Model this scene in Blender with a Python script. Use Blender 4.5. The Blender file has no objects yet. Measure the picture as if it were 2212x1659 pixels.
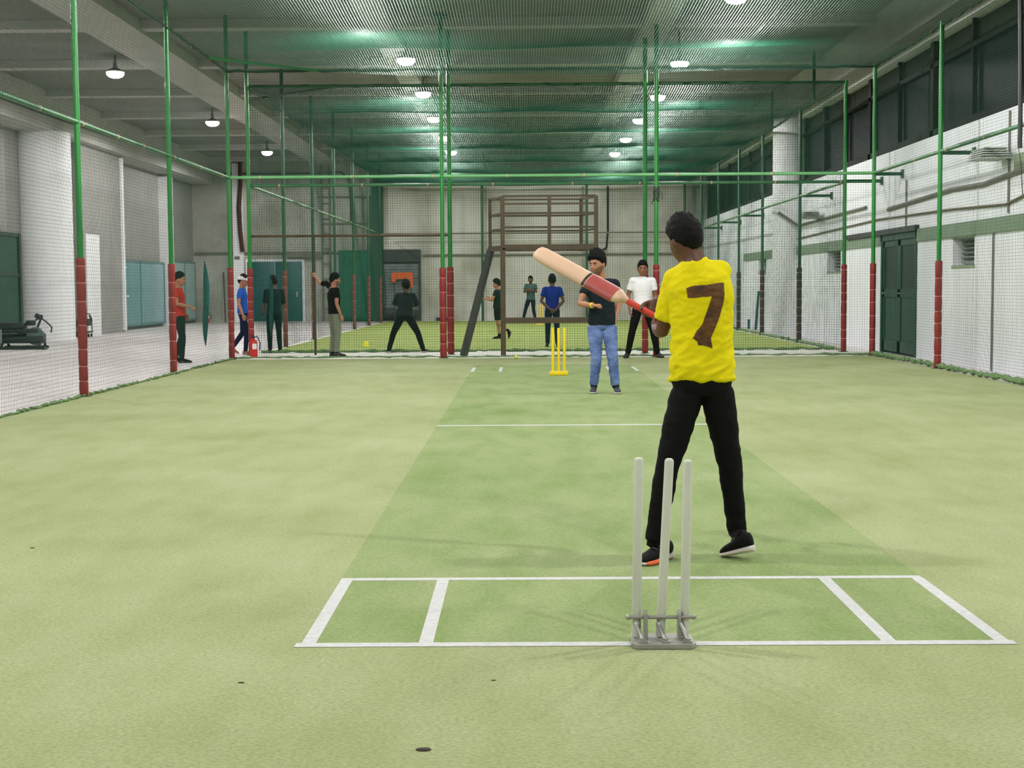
import bpy, bmesh, math, random
import numpy as np
from mathutils import Vector, Matrix, noise
from mathutils.bvhtree import BVHTree
random.seed(7)
S = bpy.context.scene
COL = S.collection
V = Vector
PI = math.pi

# ------------------------------------------------------------------ camera
F_PX, CX, CY = 3072.0, 1106.0, 829.5
CAM_H = 1.365
YAW, PITCH, ROLL = 0.00856661, 0.06868488, -0.00652493
ROT = Matrix.Rotation(YAW, 3, 'Z') @ Matrix.Rotation(PI/2-PITCH, 3, 'X') @ Matrix.Rotation(ROLL, 3, 'Z')
CAM = V((0, 0, CAM_H))
cd = bpy.data.cameras.new('camera'); co = bpy.data.objects.new('camera', cd); COL.objects.link(co)
co.matrix_world = Matrix.Translation(CAM) @ ROT.to_4x4()
cd.sensor_fit = 'HORIZONTAL'; cd.angle = 2*math.atan(CX/F_PX); cd.clip_end = 300; cd.clip_start = .05
S.camera = co

def ray(u, v):
    return ROT @ V(((u-CX)/F_PX, -(v-CY)/F_PX, -1.0))
def at(u, v, Y):
    d = ray(u, v); return CAM + d*(Y/d.y)
def atx(u, v, X):
    d = ray(u, v); return CAM + d*(X/d.x)
def atz(u, v, z=0.0):
    d = ray(u, v); return CAM + d*((z-CAM_H)/d.z)

# ------------------------------------------------------------------ materials
def lin(r, g, b):
    f = lambda c: (c/255/12.92) if c/255 <= .04045 else ((c/255+.055)/1.055)**2.4
    return (f(r), f(g), f(b), 1)
MATS = {}
def mat(name, rgb, rough=.6, metal=0.0, var=0.0, scale=6.0, bump=0.0, bscale=60.0, rgb2=None, spec=.5, stretch=None, detail=4, coat=0.0):
    if name in MATS: return MATS[name]
    m = bpy.data.materials.new(name); m.use_nodes = True
    nt = m.node_tree; bs = nt.nodes['Principled BSDF']
    bs.inputs['Roughness'].default_value = rough; bs.inputs['Metallic'].default_value = metal
    bs.inputs['Specular IOR Level'].default_value = spec
    bs.inputs['Coat Weight'].default_value = coat
    c = lin(*rgb); bs.inputs['Base Color'].default_value = c
    tc = nt.nodes.new('ShaderNodeTexCoord')
    vec = tc.outputs['Object']
    if stretch:
        mp = nt.nodes.new('ShaderNodeMapping'); mp.inputs['Scale'].default_value = stretch
        nt.links.new(vec, mp.inputs['Vector']); vec = mp.outputs['Vector']
    if var > 0 or rgb2:
        n = nt.nodes.new('ShaderNodeTexNoise'); n.inputs['Scale'].default_value = scale; n.inputs['Detail'].default_value = detail
        nt.links.new(vec, n.inputs['Vector'])
        r = nt.nodes.new('ShaderNodeValToRGB')
        c2 = lin(*rgb2) if rgb2 else tuple(x*(1-var) for x in c[:3])+(1,)
        r.color_ramp.elements[0].color = c2; r.color_ramp.elements[1].color = c
        r.color_ramp.elements[0].position = .35; r.color_ramp.elements[1].position = .65
        nt.links.new(n.outputs['Fac'], r.inputs['Fac']); nt.links.new(r.outputs['Color'], bs.inputs['Base Color'])
    if bump > 0:
        n2 = nt.nodes.new('ShaderNodeTexNoise'); n2.inputs['Scale'].default_value = bscale; n2.inputs['Detail'].default_value = 3
        nt.links.new(vec, n2.inputs['Vector'])
        b = nt.nodes.new('ShaderNodeBump'); b.inputs['Strength'].default_value = bump; b.inputs['Distance'].default_value = .01
        nt.links.new(n2.outputs['Fac'], b.inputs['Height']); nt.links.new(b.outputs['Normal'], bs.inputs['Normal'])
    MATS[name] = m
    return m
def emit(name, rgb, strength):
    m = bpy.data.materials.new(name); m.use_nodes = True; nt = m.node_tree
    nt.nodes.remove(nt.nodes['Principled BSDF'])
    e = nt.nodes.new('ShaderNodeEmission'); e.inputs['Color'].default_value = lin(*rgb); e.inputs['Strength'].default_value = strength
    nt.links.new(e.outputs[0], nt.nodes['Material Output'].inputs[0])
    return m

# ------------------------------------------------------------------ objects
def tag(o, label=None, cat=None, group=None, kind=None):
    if label: o['label'] = label
    if cat: o['category'] = cat
    if group: o['group'] = group
    if kind: o['kind'] = kind
    return o
def empty(name, loc, label, cat, group=None, rz=0):
    o = bpy.data.objects.new(name, None); COL.objects.link(o)
    o.location = loc; o.rotation_euler = (0, 0, rz); o.empty_display_size = .1
    return tag(o, label, cat, group)
def perp(d):
    d = d.normalized()
    a = V((0, 0, 1)) if abs(d.z) < .9 else V((1, 0, 0))
    s = d.cross(a).normalized()
    return s, s.cross(d).normalized()

class MB:
    def __init__(self): self.v = []; self.f = []
    def add(self, vs, fs):
        o = len(self.v); self.v += [tuple(p) for p in vs]; self.f += [tuple(i+o for i in f) for f in fs]; return self
    def box(self, c, s, rot=None, bev=0.0):
        bm = bmesh.new(); bmesh.ops.create_cube(bm, size=1)
        for p in bm.verts: p.co = V((p.co.x*s[0], p.co.y*s[1], p.co.z*s[2]))
        if bev > 0: bmesh.ops.bevel(bm, geom=bm.edges[:], offset=bev, segments=2, affect='EDGES', profile=.5)
        bm.verts.index_update()
        vs = [(rot @ p.co if rot else p.co) + V(c) for p in bm.verts]
        fs = [[q.index for q in f.verts] for f in bm.faces]; bm.free()
        return self.add(vs, fs)
    def box2(self, a, b, bev=0.0):
        a, b = V(a), V(b)
        return self.box((a+b)/2, [abs(x) for x in (b-a)], None, bev)
    def loft(self, rings, n=16, cap=True):
        # rings: (center, side, fwd, a, b)
        o = len(self.v)
        for (c, s, f, a, b) in rings:
            for k in range(n):
                t = 2*PI*k/n
                self.v.append(tuple(c + s*(a*math.cos(t)) + f*(b*math.sin(t))))
        m = len(rings)
        for i in range(m-1):
            for k in range(n):
                k2 = (k+1) % n
                self.f.append((o+i*n+k, o+i*n+k2, o+(i+1)*n+k2, o+(i+1)*n+k))
        if cap:
            self.f.append(tuple(o+k for k in range(n-1, -1, -1)))
            self.f.append(tuple(o+(m-1)*n+k for k in range(n)))
        return self
    def tube(self, pts, r, n=10, cap=True, ball=False):
        pts = [V(p) for p in pts]
        if not isinstance(r, (list, tuple)): r = [r]*len(pts)
        if ball:
            d0 = (pts[0]-pts[1]).normalized(); d1 = (pts[-1]-pts[-2]).normalized()
            P, R_ = [], []
            for a in (80, 50, 25): P.append(pts[0]+d0*r[0]*math.sin(math.radians(a))); R_.append(r[0]*math.cos(math.radians(a)))
            P += pts; R_ += list(r)
            for a in (25, 50, 80): P.append(pts[-1]+d1*r[-1]*math.sin(math.radians(a))); R_.append(r[-1]*math.cos(math.radians(a)))
            pts, r = P, R_
        rings = []; s = None
        for i, p in enumerate(pts):
            if i == 0: d = pts[1]-p
            elif i == len(pts)-1: d = p-pts[i-1]
            else: d = (pts[i+1]-p).normalized()+(p-pts[i-1]).normalized()
            d = d.normalized() if d.length > 1e-9 else V((0, 0, 1))
            if s is None: s, f = perp(d)
            else:
                s = (s - d*s.dot(d)).normalized(); f = s.cross(d).normalized()
            rings.append((p, s, f, r[i], r[i]))
        return self.loft(rings, n, cap)
    def lathe(self, prof, c, n=24, axis='Z'):
        o = len(self.v)
        for (r, z) in prof:
            for k in range(n):
                t = 2*PI*k/n
                p = V((r*math.cos(t), r*math.sin(t), z))
                if axis == 'Y': p = V((p.x, p.z, p.y))
                if axis == 'X': p = V((p.z, p.x, p.y))
                self.v.append(tuple(p+V(c)))
        for i in range(len(prof)-1):
            for k in range(n):
                k2 = (k+1) % n
                self.f.append((o+i*n+k, o+i*n+k2, o+(i+1)*n+k2, o+(i+1)*n+k))
        if prof[0][0] > 1e-6: self.f.append(tuple(o+k for k in range(n-1, -1, -1)))
        if prof[-1][0] > 1e-6: self.f.append(tuple(o+(len(prof)-1)*n+k for k in range(n)))
        return self
    def blob(self, c, r, rot=None, nu=14, nv=10, fn=None):
        o = len(self.v)
        for i in range(nv+1):
            ph = -PI/2+PI*i/nv
            for k in range(nu):
                t = 2*PI*k/nu
                d = V((math.cos(ph)*math.cos(t), math.cos(ph)*math.sin(t), math.sin(ph)))
                p = fn(d) if fn else V((d.x*r[0], d.y*r[1], d.z*r[2]))
                self.v.append(tuple((rot @ p if rot else p)+V(c)))
        for i in range(nv):
            for k in range(nu):
                k2 = (k+1) % nu
                self.f.append((o+i*nu+k, o+i*nu+k2, o+(i+1)*nu+k2, o+(i+1)*nu+k))
        return self
    def prism(self, poly, t0, t1, M=None):
        # poly in local XY, extruded z t0..t1, transformed by 4x4 M
        n = len(poly)
        vs = [V((x, y, t0)) for x, y in poly]+[V((x, y, t1)) for x, y in poly]
        if M: vs = [M @ p for p in vs]
        fs = [tuple(range(n-1, -1, -1)), tuple(range(n, 2*n))]+[(k, (k+1) % n, n+(k+1) % n, n+k) for k in range(n)]
        return self.add(vs, fs)
    def mesh(self, name):
        me = bpy.data.meshes.new(name); me.from_pydata(self.v, [], self.f)
        bm = bmesh.new(); bm.from_mesh(me)
        bmesh.ops.remove_doubles(bm, verts=bm.verts[:], dist=1e-6)
        bmesh.ops.recalc_face_normals(bm, faces=bm.faces[:]); bm.to_mesh(me); bm.free()
        return me
    def build(self, name, m, parent=None, smooth=40, loc=None, m2=None, m2fn=None):
        me = self.mesh(name)
        if smooth:
            for p in me.polygons: p.use_smooth = True
            me.set_sharp_from_angle(angle=math.radians(smooth))
        me.materials.append(m)
        if m2:
            me.materials.append(m2)
            for p in me.polygons:
                if m2fn(p.center): p.material_index = 1
        o = bpy.data.objects.new(name, me); COL.objects.link(o)
        if parent: o.parent = parent
        if loc: o.location = loc
        return o
    def remesh(self, name, m, parent=None, voxel=.008, iters=5, fac=.5, disp=None):
        me = bpy.data.meshes.new(name+'_t'); me.from_pydata(self.v, [], self.f)
        bm = bmesh.new(); bm.from_mesh(me); bmesh.ops.recalc_face_normals(bm, faces=bm.faces[:]); bm.to_mesh(me); bm.free()
        t = bpy.data.objects.new(name+'_t', me); COL.objects.link(t)
        r = t.modifiers.new('r', 'REMESH'); r.mode = 'VOXEL'; r.voxel_size = voxel; r.use_smooth_shade = True
        s = t.modifiers.new('s', 'SMOOTH'); s.iterations = iters; s.factor = fac
        bpy.context.view_layer.update()
        dg = bpy.context.evaluated_depsgraph_get()
        out = bpy.data.meshes.new_from_object(t.evaluated_get(dg)); out.name = name
        bpy.data.objects.remove(t); bpy.data.meshes.remove(me)
        if disp:
            nrm = [p.normal.copy() for p in out.vertices]
            for p, q in zip(out.vertices, nrm): p.co = p.co + q*disp(p.co, q)
        out.materials.clear(); out.materials.append(m)
        out.update()
        for p in out.polygons: p.use_smooth = True
        o = bpy.data.objects.new(name, out); COL.objects.link(o)
        if parent: o.parent = parent
        return o
LAMP_W = 330.0
EXPOSURE = 0.62
# ------------------------------------------------------------------ material palette
M_floor = mat('concrete_floor', (232, 224, 224), .55, var=.12, scale=.8, bump=.05, bscale=30)
M_wall = mat('painted_wall', (248, 250, 255), .75, var=.08, scale=1.2, bump=.15, bscale=14, stretch=(1, 1, .5))
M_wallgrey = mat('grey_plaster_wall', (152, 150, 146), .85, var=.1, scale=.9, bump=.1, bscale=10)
M_backwall = mat('stained_plaster_wall', (196, 196, 186), .85, var=.22, scale=.55, bump=.1, bscale=10, rgb2=(158, 156, 142))
M_ceil = mat('concrete_ceiling', (134, 131, 126), .9, var=.16, scale=.5, bump=.15, bscale=5, rgb2=(112, 109, 101))
M_beam = mat('concrete_beam', (186, 182, 176), .85, var=.1, scale=1.0, bump=.1, bscale=8)
M_white = mat('white_paint', (238, 238, 240), .6, var=.04, scale=3)
M_netdull = mat('dull_green_net_cord', (16, 62, 44), .7, spec=.25)
M_netroof = mat('dark_teal_net_cord', (10, 64, 46), .55, spec=.35)
def fibre_mat():
    # twisted translucent nylon tape: fibre scattering along the cord direction plus a dull green body
    m = bpy.data.materials.new('shiny_nylon_net_cord'); m.use_nodes = True; nt = m.node_tree; L = nt.links.new
    nt.nodes.remove(nt.nodes['Principled BSDF'])
    def sc(comp, col, ru):
        h = nt.nodes.new('ShaderNodeBsdfHair'); h.component = comp; h.inputs['Color'].default_value = col
        h.inputs['RoughnessU'].default_value = ru; h.inputs['RoughnessV'].default_value = 1.0; h.inputs['Offset'].default_value = 0
        v = nt.nodes.new('ShaderNodeCombineXYZ'); v.inputs[1].default_value = 1.0; L(v.outputs[0], h.inputs['Tangent']); return h
    a = sc('Transmission', FIB_T, FIB_R); b = sc('Reflection', FIB_T, FIB_R)
    add = nt.nodes.new('ShaderNodeAddShader'); L(a.outputs[0], add.inputs[0]); L(b.outputs[0], add.inputs[1])
    d = nt.nodes.new('ShaderNodeBsdfDiffuse'); d.inputs['Color'].default_value = lin(10, 66, 48)
    mx = nt.nodes.new('ShaderNodeMixShader'); mx.inputs[0].default_value = .56; L(d.outputs[0], mx.inputs[1]); L(add.outputs[0], mx.inputs[2])
    L(mx.outputs[0], nt.nodes['Material Output'].inputs[0]); return m
FIB_T = lin(226, 250, 240); FIB_R = .095
M_netcord = fibre_mat()
M_rope = mat('green_border_rope', (22, 62, 40), .7, var=.3, scale=30)
M_fuzz = mat('bunched_green_net', (112, 146, 92), .8, var=.45, scale=22, bump=.5, bscale=60)
M_post = mat('green_painted_pipe', (28, 130, 46), .35, var=.15, scale=3, spec=.5)
M_postdark = mat('dark_green_painted_pipe', (28, 84, 48), .4, var=.2, scale=3)
M_rail = mat('pale_green_pipe', (112, 178, 118), .35, var=.15, scale=4)
M_pad = mat('red_foam_padding', (142, 38, 36), .6, var=.15, scale=7, bump=.3, bscale=40)
M_padold = mat('faded_brown_padding', (120, 66, 56), .7, var=.15, scale=7, bump=.3, bscale=40)
M_tie = mat('pale_cord_tie', (206, 150, 140), .6)
M_rust = mat('brown_steel', (84, 66, 44), .55, var=.25, scale=5, bump=.1, bscale=40)
M_darksteel = mat('dark_steel', (58, 62, 56), .5, var=.15, scale=5)
M_black = mat('black_metal', (22, 24, 24), .5)
M_steel = mat('worn_steel', (176, 176, 170), .38, metal=.6, var=.15, scale=20)
M_teal = mat('teal_painted_metal', (22, 92, 96), .45, var=.1, scale=3)
M_tarp = mat('green_tarpaulin', (34, 112, 88), .7, var=.2, scale=2.5, bump=.3, bscale=5)
M_glassteal = mat('teal_tinted_glass', (128, 168, 170), .18, var=.1, scale=.7, spec=.6)
M_darkglass = mat('dark_night_glass', (10, 17, 19), .5, spec=.04)
M_doorgreen = mat('dark_green_door_metal', (8, 66, 52), .45, var=.12, scale=3)
M_frame = mat('brown_black_window_frame', (24, 23, 20), .7, spec=.15)
M_band = mat('grey_green_band_paint', (132, 152, 128), .8, var=.12, scale=3, bump=.1, bscale=12)
M_patch = mat('pale_green_plaster_patch', (156, 168, 140), .85, var=.1, scale=5)
M_conduit = mat('grey_conduit', (120, 118, 108), .6, var=.15, scale=5)

def turf_mat(name, c1, c2, c3, wear=None):
    m = bpy.data.materials.new(name); m.use_nodes = True; nt = m.node_tree; bs = nt.nodes['Principled BSDF']
    bs.inputs['Roughness'].default_value = .9; bs.inputs['Specular IOR Level'].default_value = .15
    tc = nt.nodes.new('ShaderNodeTexCoord'); L = nt.links.new
    def noi(sc, det, st=None):
        n = nt.nodes.new('ShaderNodeTexNoise'); n.inputs['Scale'].default_value = sc; n.inputs['Detail'].default_value = det
        if st:
            mp = nt.nodes.new('ShaderNodeMapping'); mp.inputs['Scale'].default_value = st
            L(tc.outputs['Object'], mp.inputs['Vector']); L(mp.outputs['Vector'], n.inputs['Vector'])
        else: L(tc.outputs['Object'], n.inputs['Vector'])
        return n.outputs['Fac']
    def ramp(f, a, b, p, q):
        r = nt.nodes.new('ShaderNodeValToRGB'); r.color_ramp.elements[0].color = a; r.color_ramp.elements[1].color = b
        r.color_ramp.elements[0].position = p; r.color_ramp.elements[1].position = q; L(f, r.inputs['Fac']); return r.outputs['Color']
    def mix(f, a, b, mode='MIX'):
        x = nt.nodes.new('ShaderNodeMix'); x.data_type = 'RGBA'; x.blend_type = mode
        if isinstance(f, float): x.inputs[0].default_value = f
        else: L(f, x.inputs[0])
        L(a, x.inputs[6]); L(b, x.inputs[7]); return x.outputs[2]
    base = ramp(noi(.55, 5), lin(*c1), lin(*c2), .32, .68)
    mid = ramp(noi(2.3, 5, (1.6, .55, 1)), lin(*c3), lin(*c2), .3, .6)
    col = mix(.42, base, mid)
    fine = ramp(noi(95, 2, (.7, 1.2, 1)), (.74, .74, .74, 1), (1.2, 1.2, 1.2, 1), .3, .7)
    col = mix(.75, col, fine, 'MULTIPLY')
    L(col, bs.inputs['Base Color'])
    if wear:
        sx = nt.nodes.new('ShaderNodeSeparateXYZ'); L(tc.outputs['Object'], sx.inputs[0])
        d = nt.nodes.new('ShaderNodeMath'); d.operation = 'SUBTRACT'; L(sx.outputs[0], d.inputs[0]); d.inputs[1].default_value = .55
        ab = nt.nodes.new('ShaderNodeMath'); ab.operation = 'ABSOLUTE'; L(d.outputs[0], ab.inputs[0])
        ad = nt.nodes.new('ShaderNodeMath'); ad.operation = 'MULTIPLY_ADD'; L(noi(1.4, 4, (1, .5, 1)), ad.inputs[0]); ad.inputs[1].default_value = .9; L(ab.outputs[0], ad.inputs[2])
        wf = ramp(ad.outputs[0], (.8, .8, .8, 1), (0, 0, 0, 1), .5, 1.25)
        col = mix(wf, col, ramp(noi(3, 4), lin(*wear), tuple(1.12*c for c in lin(*wear)[:3])+(1,), .3, .7))
    b = nt.nodes.new('ShaderNodeBump'); b.inputs['Strength'].default_value = .35; b.inputs['Distance'].default_value = .008
    L(noi(160, 2), b.inputs['Height']); L(b.outputs['Normal'], bs.inputs['Normal'])
    return m
M_turf = turf_mat('pale_artificial_turf', (140, 149, 98), (168, 176, 132), (148, 159, 106))
M_turffar = turf_mat('far_artificial_turf', (138, 156, 78), (160, 172, 104), (134, 156, 76))
M_pitch = turf_mat('worn_green_pitch_turf', (126, 148, 88), (154, 167, 118), (116, 142, 76), wear=(163, 170, 127))
M_line = mat('white_crease_paint', (206, 207, 206), .85, var=.14, scale=30, bump=.2, bscale=120)

# ------------------------------------------------------------------ room shell
X0, X1, Y0, Y1, ZC = -13.2, 7.2, -10.0, 57.0, 6.5
def struct(name, mb, m, label=None, parent=None, smooth=30):
    o = mb.build(name, m, parent, smooth)
    if parent is None: o['kind'] = 'structure'
    if label: o['label'] = label
    return o
struct('floor', MB().box2((X0-.3, Y0-.3, -.3), (X1+.6, Y1+.3, 0)), M_floor, 'light grey concrete floor of the hall')
cm = MB().box2((X0-.3, Y0-.3, ZC), (X1+.6, Y1+.3, ZC+.3))
struct('ceiling', cm, M_ceil, 'grey concrete slab ceiling of the hall')

def wall_cells(axis, p0, p1, u0, u1, z0, z1, holes):
    us = sorted({u0, u1} | {h[0] for h in holes} | {h[1] for h in holes})
    zs = sorted({z0, z1} | {h[2] for h in holes} | {h[3] for h in holes})
    mb = MB()
    for a, b in zip(us, us[1:]):
        run = []
        for c, d in zip(zs, zs[1:]):
            uc, zc = (a+b)/2, (c+d)/2
            solid = not any(h[0] < uc < h[1] and h[2] < zc < h[3] for h in holes)
            if solid and run and abs(run[-1][1]-c) < 1e-6: run[-1][1] = d
            elif solid: run.append([c, d])
        for c, d in run:
            if axis == 'x': mb.box2((p0, a, c), (p1, b, d))
            else: mb.box2((a, p0, c), (b, p1, d))
    return mb
DOOR_Y = (26.15, 28.75, 0, 2.33)
VENTS = [(22.85, 24.0, 1.66, 2.10), (32.45, 33.85, 1.66, 2.12), (42.4, 43.7, 1.72, 2.14)]
CLER = (Y0, Y1, 3.94, 5.66)
struct('wall_right', wall_cells('x', X1, X1+.3, Y0, Y1, 0, ZC, [DOOR_Y, CLER]+VENTS), M_wall, 'long white plastered wall on the right side')
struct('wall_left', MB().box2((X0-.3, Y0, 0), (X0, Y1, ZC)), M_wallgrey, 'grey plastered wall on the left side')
struct('wall_back', MB().box2((X0-.3, Y1, 0), (X1+.3, Y1+.3, ZC)), M_backwall, 'stained grey plaster wall at the far end')
struct('wall_front', MB().box2((X0-.3, Y0-.3, 0), (X1+.3, Y0, ZC)), M_wall, 'white wall behind the photographer')
# ceiling beams (trim_<n>)
ti = [0]
def trim(mb, m, label, smooth=30):
    ti[0] += 1
    return struct('trim_%d' % ti[0], mb, m, label, smooth=smooth)
for (xa, xb, lb) in ((-8.35, -7.3, 'wide concrete ceiling beam running lengthwise over the left aisle'), (-2.95, -2.45, 'concrete ceiling beam running lengthwise left of the pitch'), (2.3, 2.85, 'concrete ceiling beam running lengthwise right of the pitch')):
    trim(MB().box2((xa, Y0, ZC-.24), (xb, Y1, ZC)), M_beam, lb)
for k in range(12):
    y = 4.0+4.75*k
    ord_ = ['first', 'second', 'third', 'fourth', 'fifth', 'sixth', 'seventh', 'eighth', 'ninth', 'tenth', 'eleventh', 'twelfth'][k]
    trim(MB().box2((X0, y-.18, ZC-.17), (X1, y+.18, ZC)), M_beam, 'crosswise concrete ceiling rib, %s from the photographer' % ord_)
trim(MB().box2((X0, Y0, 5.5), (-12.3, Y1, ZC)), M_beam, 'deep concrete edge beam along the top of the left wall')
trim(MB().box2((6.75, Y0, 5.72), (X1, Y1, ZC)), M_beam, 'concrete edge beam above the dark windows on the right')
trim(MB().lathe([(.72, 0), (.72, 5.5)], (-12.75, 38, 0), 40), M_white, 'thick round white column by the left wall', 60)
trim(MB().box2((-13.2, 40.4, 0), (-12.62, 44.9, 5.5)), M_wallgrey, 'square plastered pier beside the round column on the left')
trim(MB().box2((-12.62, 44.72, .05), (-12.55, 44.92, 5.45)), M_white, 'thin white corner strip left of the tinted glass screen')
trim(MB().box2((-13.2, 51.7, 0), (-12.75, 52.0, 5.4)), M_white, 'thin white corner strip right of the tinted glass screen')
trim(MB().lathe([(.48, 0), (.48, 5.72)], (7.1, 38, 0), 36), M_white, 'round white column against the right wall', 60)
trim(MB().box2((-11.55, 56.75, 0), (-11.15, 57.0, 6.3)), M_white, 'white pilaster left of the teal door on the far wall')
trim(MB().box2((-6.0, 56.6, 0), (-5.6, 57.0, 5.6)), mat('dark_green_pier', (48, 84, 68), .8, var=.1), 'dark green pier left of the roller shutter')
trim(MB().box2((-13.15, 41.0, .0), (-12.58, 42.3, 2.95)), M_white, 'panel in the pier on the left, painted bright white as a lit doorway')  # white paint stands in for the brightness of a lit doorway
# painted band of the right wall, leaving out the door
trim(MB().box2((7.165, Y0, 2.13), (7.21, 26.1, 2.36)), M_band, 'grey green painted band on the right wall nearer than the door')
trim(MB().box2((7.165, 28.8, 2.13), (7.21, 37.6, 2.36)), M_band, 'grey green painted band on the right wall between door and column')
trim(MB().box2((7.165, 38.6, 2.13), (7.21, 46.5, 2.36)), M_band, 'grey green painted band on the right wall beyond the column')
bl = struct('baseboard_left', MB().box2((X0, 44.95, 0), (X0+.06, 56.9, .12)), M_conduit, 'low grey skirting along the left wall')
# clerestory windows, one per bay
edges = [12, 16.6, 21.2, 25.8, 30.4, 35.0, 39.6, 44.2, 48.8, 53.4, 57]
for k, (a, b) in enumerate(zip(edges, edges[1:])):
    fr = MB().box2((7.32, a+.0, 3.94), (7.42, a+.1, 5.66)).box2((7.32, b-.1, 3.94), (7.42, b, 5.66)).box2((7.32, a, 3.94), (7.42, b, 4.1)).box2((7.32, a, 5.2), (7.42, b, 5.28)).box2((7.32, (a+b)/2-.04, 4.1), (7.4, (a+b)/2+.04, 5.66))
    w = struct('window_%d' % (k+1), fr, M_frame, 'dark high-level window bay, %s along the right wall' % ['first', 'second', 'third', 'fourth', 'fifth', 'sixth', 'seventh', 'eighth', 'ninth', 'last'][k])
    MB().box2((7.43, a+.02, 3.96), (7.45, b-.02, 5.18)).build('pane', M_darkglass, w)
    MB().box2((7.43, a+.02, 5.22), (7.46, b-.02, 5.64)).build('transom_panel', mat('dark_olive_panel', (34, 37, 27), .8, spec=.1), w)
trim(MB().box2((7.5, Y0, 3.9), (7.6, Y1, 5.7)), M_black, 'black night behind the high windows')
# louvred vents
for k, (a, b, c, d) in enumerate(VENTS):
    fr = MB().box2((7.19, a-.04, c-.05), (7.25, b+.04, c)).box2((7.19, a-.04, d), (7.25, b+.04, d+.03))
    w = struct('window_%d' % (11+k), fr, M_patch, 'small square louvred opening in the right wall, %s' % ['nearest', 'just beyond the green door', 'farthest, past the round column'][k])
    for q in range(6):
        z = c+(d-c)*(q+.5)/6
        MB().box((7.38, (a+b)/2, z), (.1, b-a, .012), Matrix.Rotation(math.radians(35), 3, 'Y')).build('louvre', M_steel, w)
    MB().box2((7.46, a, c), (7.5, b, d)).build('back_panel', M_doorgreen, w)
# green double door
a, b, c, d = DOOR_Y
dr = struct('door_1', MB().box2((7.18, a, 0), (7.3, a+.1, d)).box2((7.18, b-.1, 0), (7.3, b, d)).box2((7.18, a, d-.12), (7.3, b, d)), M_doorgreen, 'dark green double metal door in the right wall')
for (p, q) in ((a+.1, (a+b)/2-.01), ((a+b)/2+.01, b-.1)):
    lf = MB().box2((7.21, p, .04), (7.27, p+.1, d-.13)).box2((7.21, q-.1, .04), (7.27, q, d-.13)).box2((7.21, p, .04), (7.27, q, .26)).box2((7.21, p, 1.1), (7.28, q, 1.26)).box2((7.21, p, d-.24), (7.27, q, d-.13))
    l = lf.build('door_leaf', M_doorgreen, dr)
    MB().box2((7.23, p+.08, 1.24), (7.25, q-.08, d-.2)).build('pane', mat('dark_green_glass', (10, 44, 38), .3), l)
    MB().box2((7.23, p+.08, .24), (7.25, q-.08, 1.12)).build('lower_panel', mat('door_infill_panel', (16, 66, 54), .5), l)
    MB().tube([(7.2, q-.2, 1.18), (7.14, q-.2, 1.18), (7.14, q-.34, 1.18)], .012, 8).build('handle', M_steel, l)
struct('door_2', MB().box2((7.12, a-.1, d), (7.2, 31.6, d+.1)), M_black, 'dark sliding door track above the green door')
# far teal door
dd = struct('door_3', MB().box2((-11.1, 56.9, 0), (-8.75, 57.0, 2.5)), M_white, 'white frame of the teal double door on the far wall')
for (p, q) in ((-11.02, -9.95), (-9.91, -8.84)):
    l = MB().box2((p, 56.84, .03), (q, 56.92, 2.4), .01).build('door_leaf', M_teal, dd)
    MB().box2(((p+q)/2+.3, 56.8, 1.0), ((p+q)/2+.36, 56.85, 1.2)).build('handle', M_steel, l)

# ------------------------------------------------------------------ turf and markings
def flat(x0, x1, y0, y1, z0, z1): return MB().box2((x0, y0, z0), (x1, y1, z1))
turf = empty('artificial_turf', (0, 0, 0), 'pale green artificial turf carpet of the near cricket cage', 'turf')
flat(-5.62, 6.62, Y0+.2, 27.05, 0.0, .002).build('turf_carpet', M_turf, turf)
flat(-.86, 1.84, 5.33, 24.6, .002, .003).build('pitch_strip', M_pitch, turf)['label'] = 'darker green pitch strip'
def line(x0, x1, y0, y1, n): flat(x0, x1, y0, y1, .003, .0042).build(n, M_line, turf)
line(-.88, 1.86, 5.31, 5.37, 'bowling_crease'); line(-.86, 1.84, 6.53, 6.585, 'popping_crease')
for x in (-.86, -.41, 1.36, 1.79): line(x, x+.055, 5.37, 6.53, 'return_crease')
line(-.86, 1.84, 13.85, 13.93, 'distance_line')
for x in (-.86, -.41, 1.36, 1.79): line(x, x+.055, 22.7, 23.9, 'return_crease')
tf = flat(-5.45, 6.35, 30.2, 56.4, 0, .002).build('artificial_turf', M_turffar)
tag(tf, 'bright green artificial turf of the far cage beyond the white strip', 'turf')
strip = flat(-5.6, 6.9, 27.06, 30.1, 0, .0015).build('concrete_strip', mat('pale_concrete_strip', (226, 224, 214), .7, var=.08, scale=3))
tag(strip, 'pale concrete strip between the near and far turf', 'path')
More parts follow.
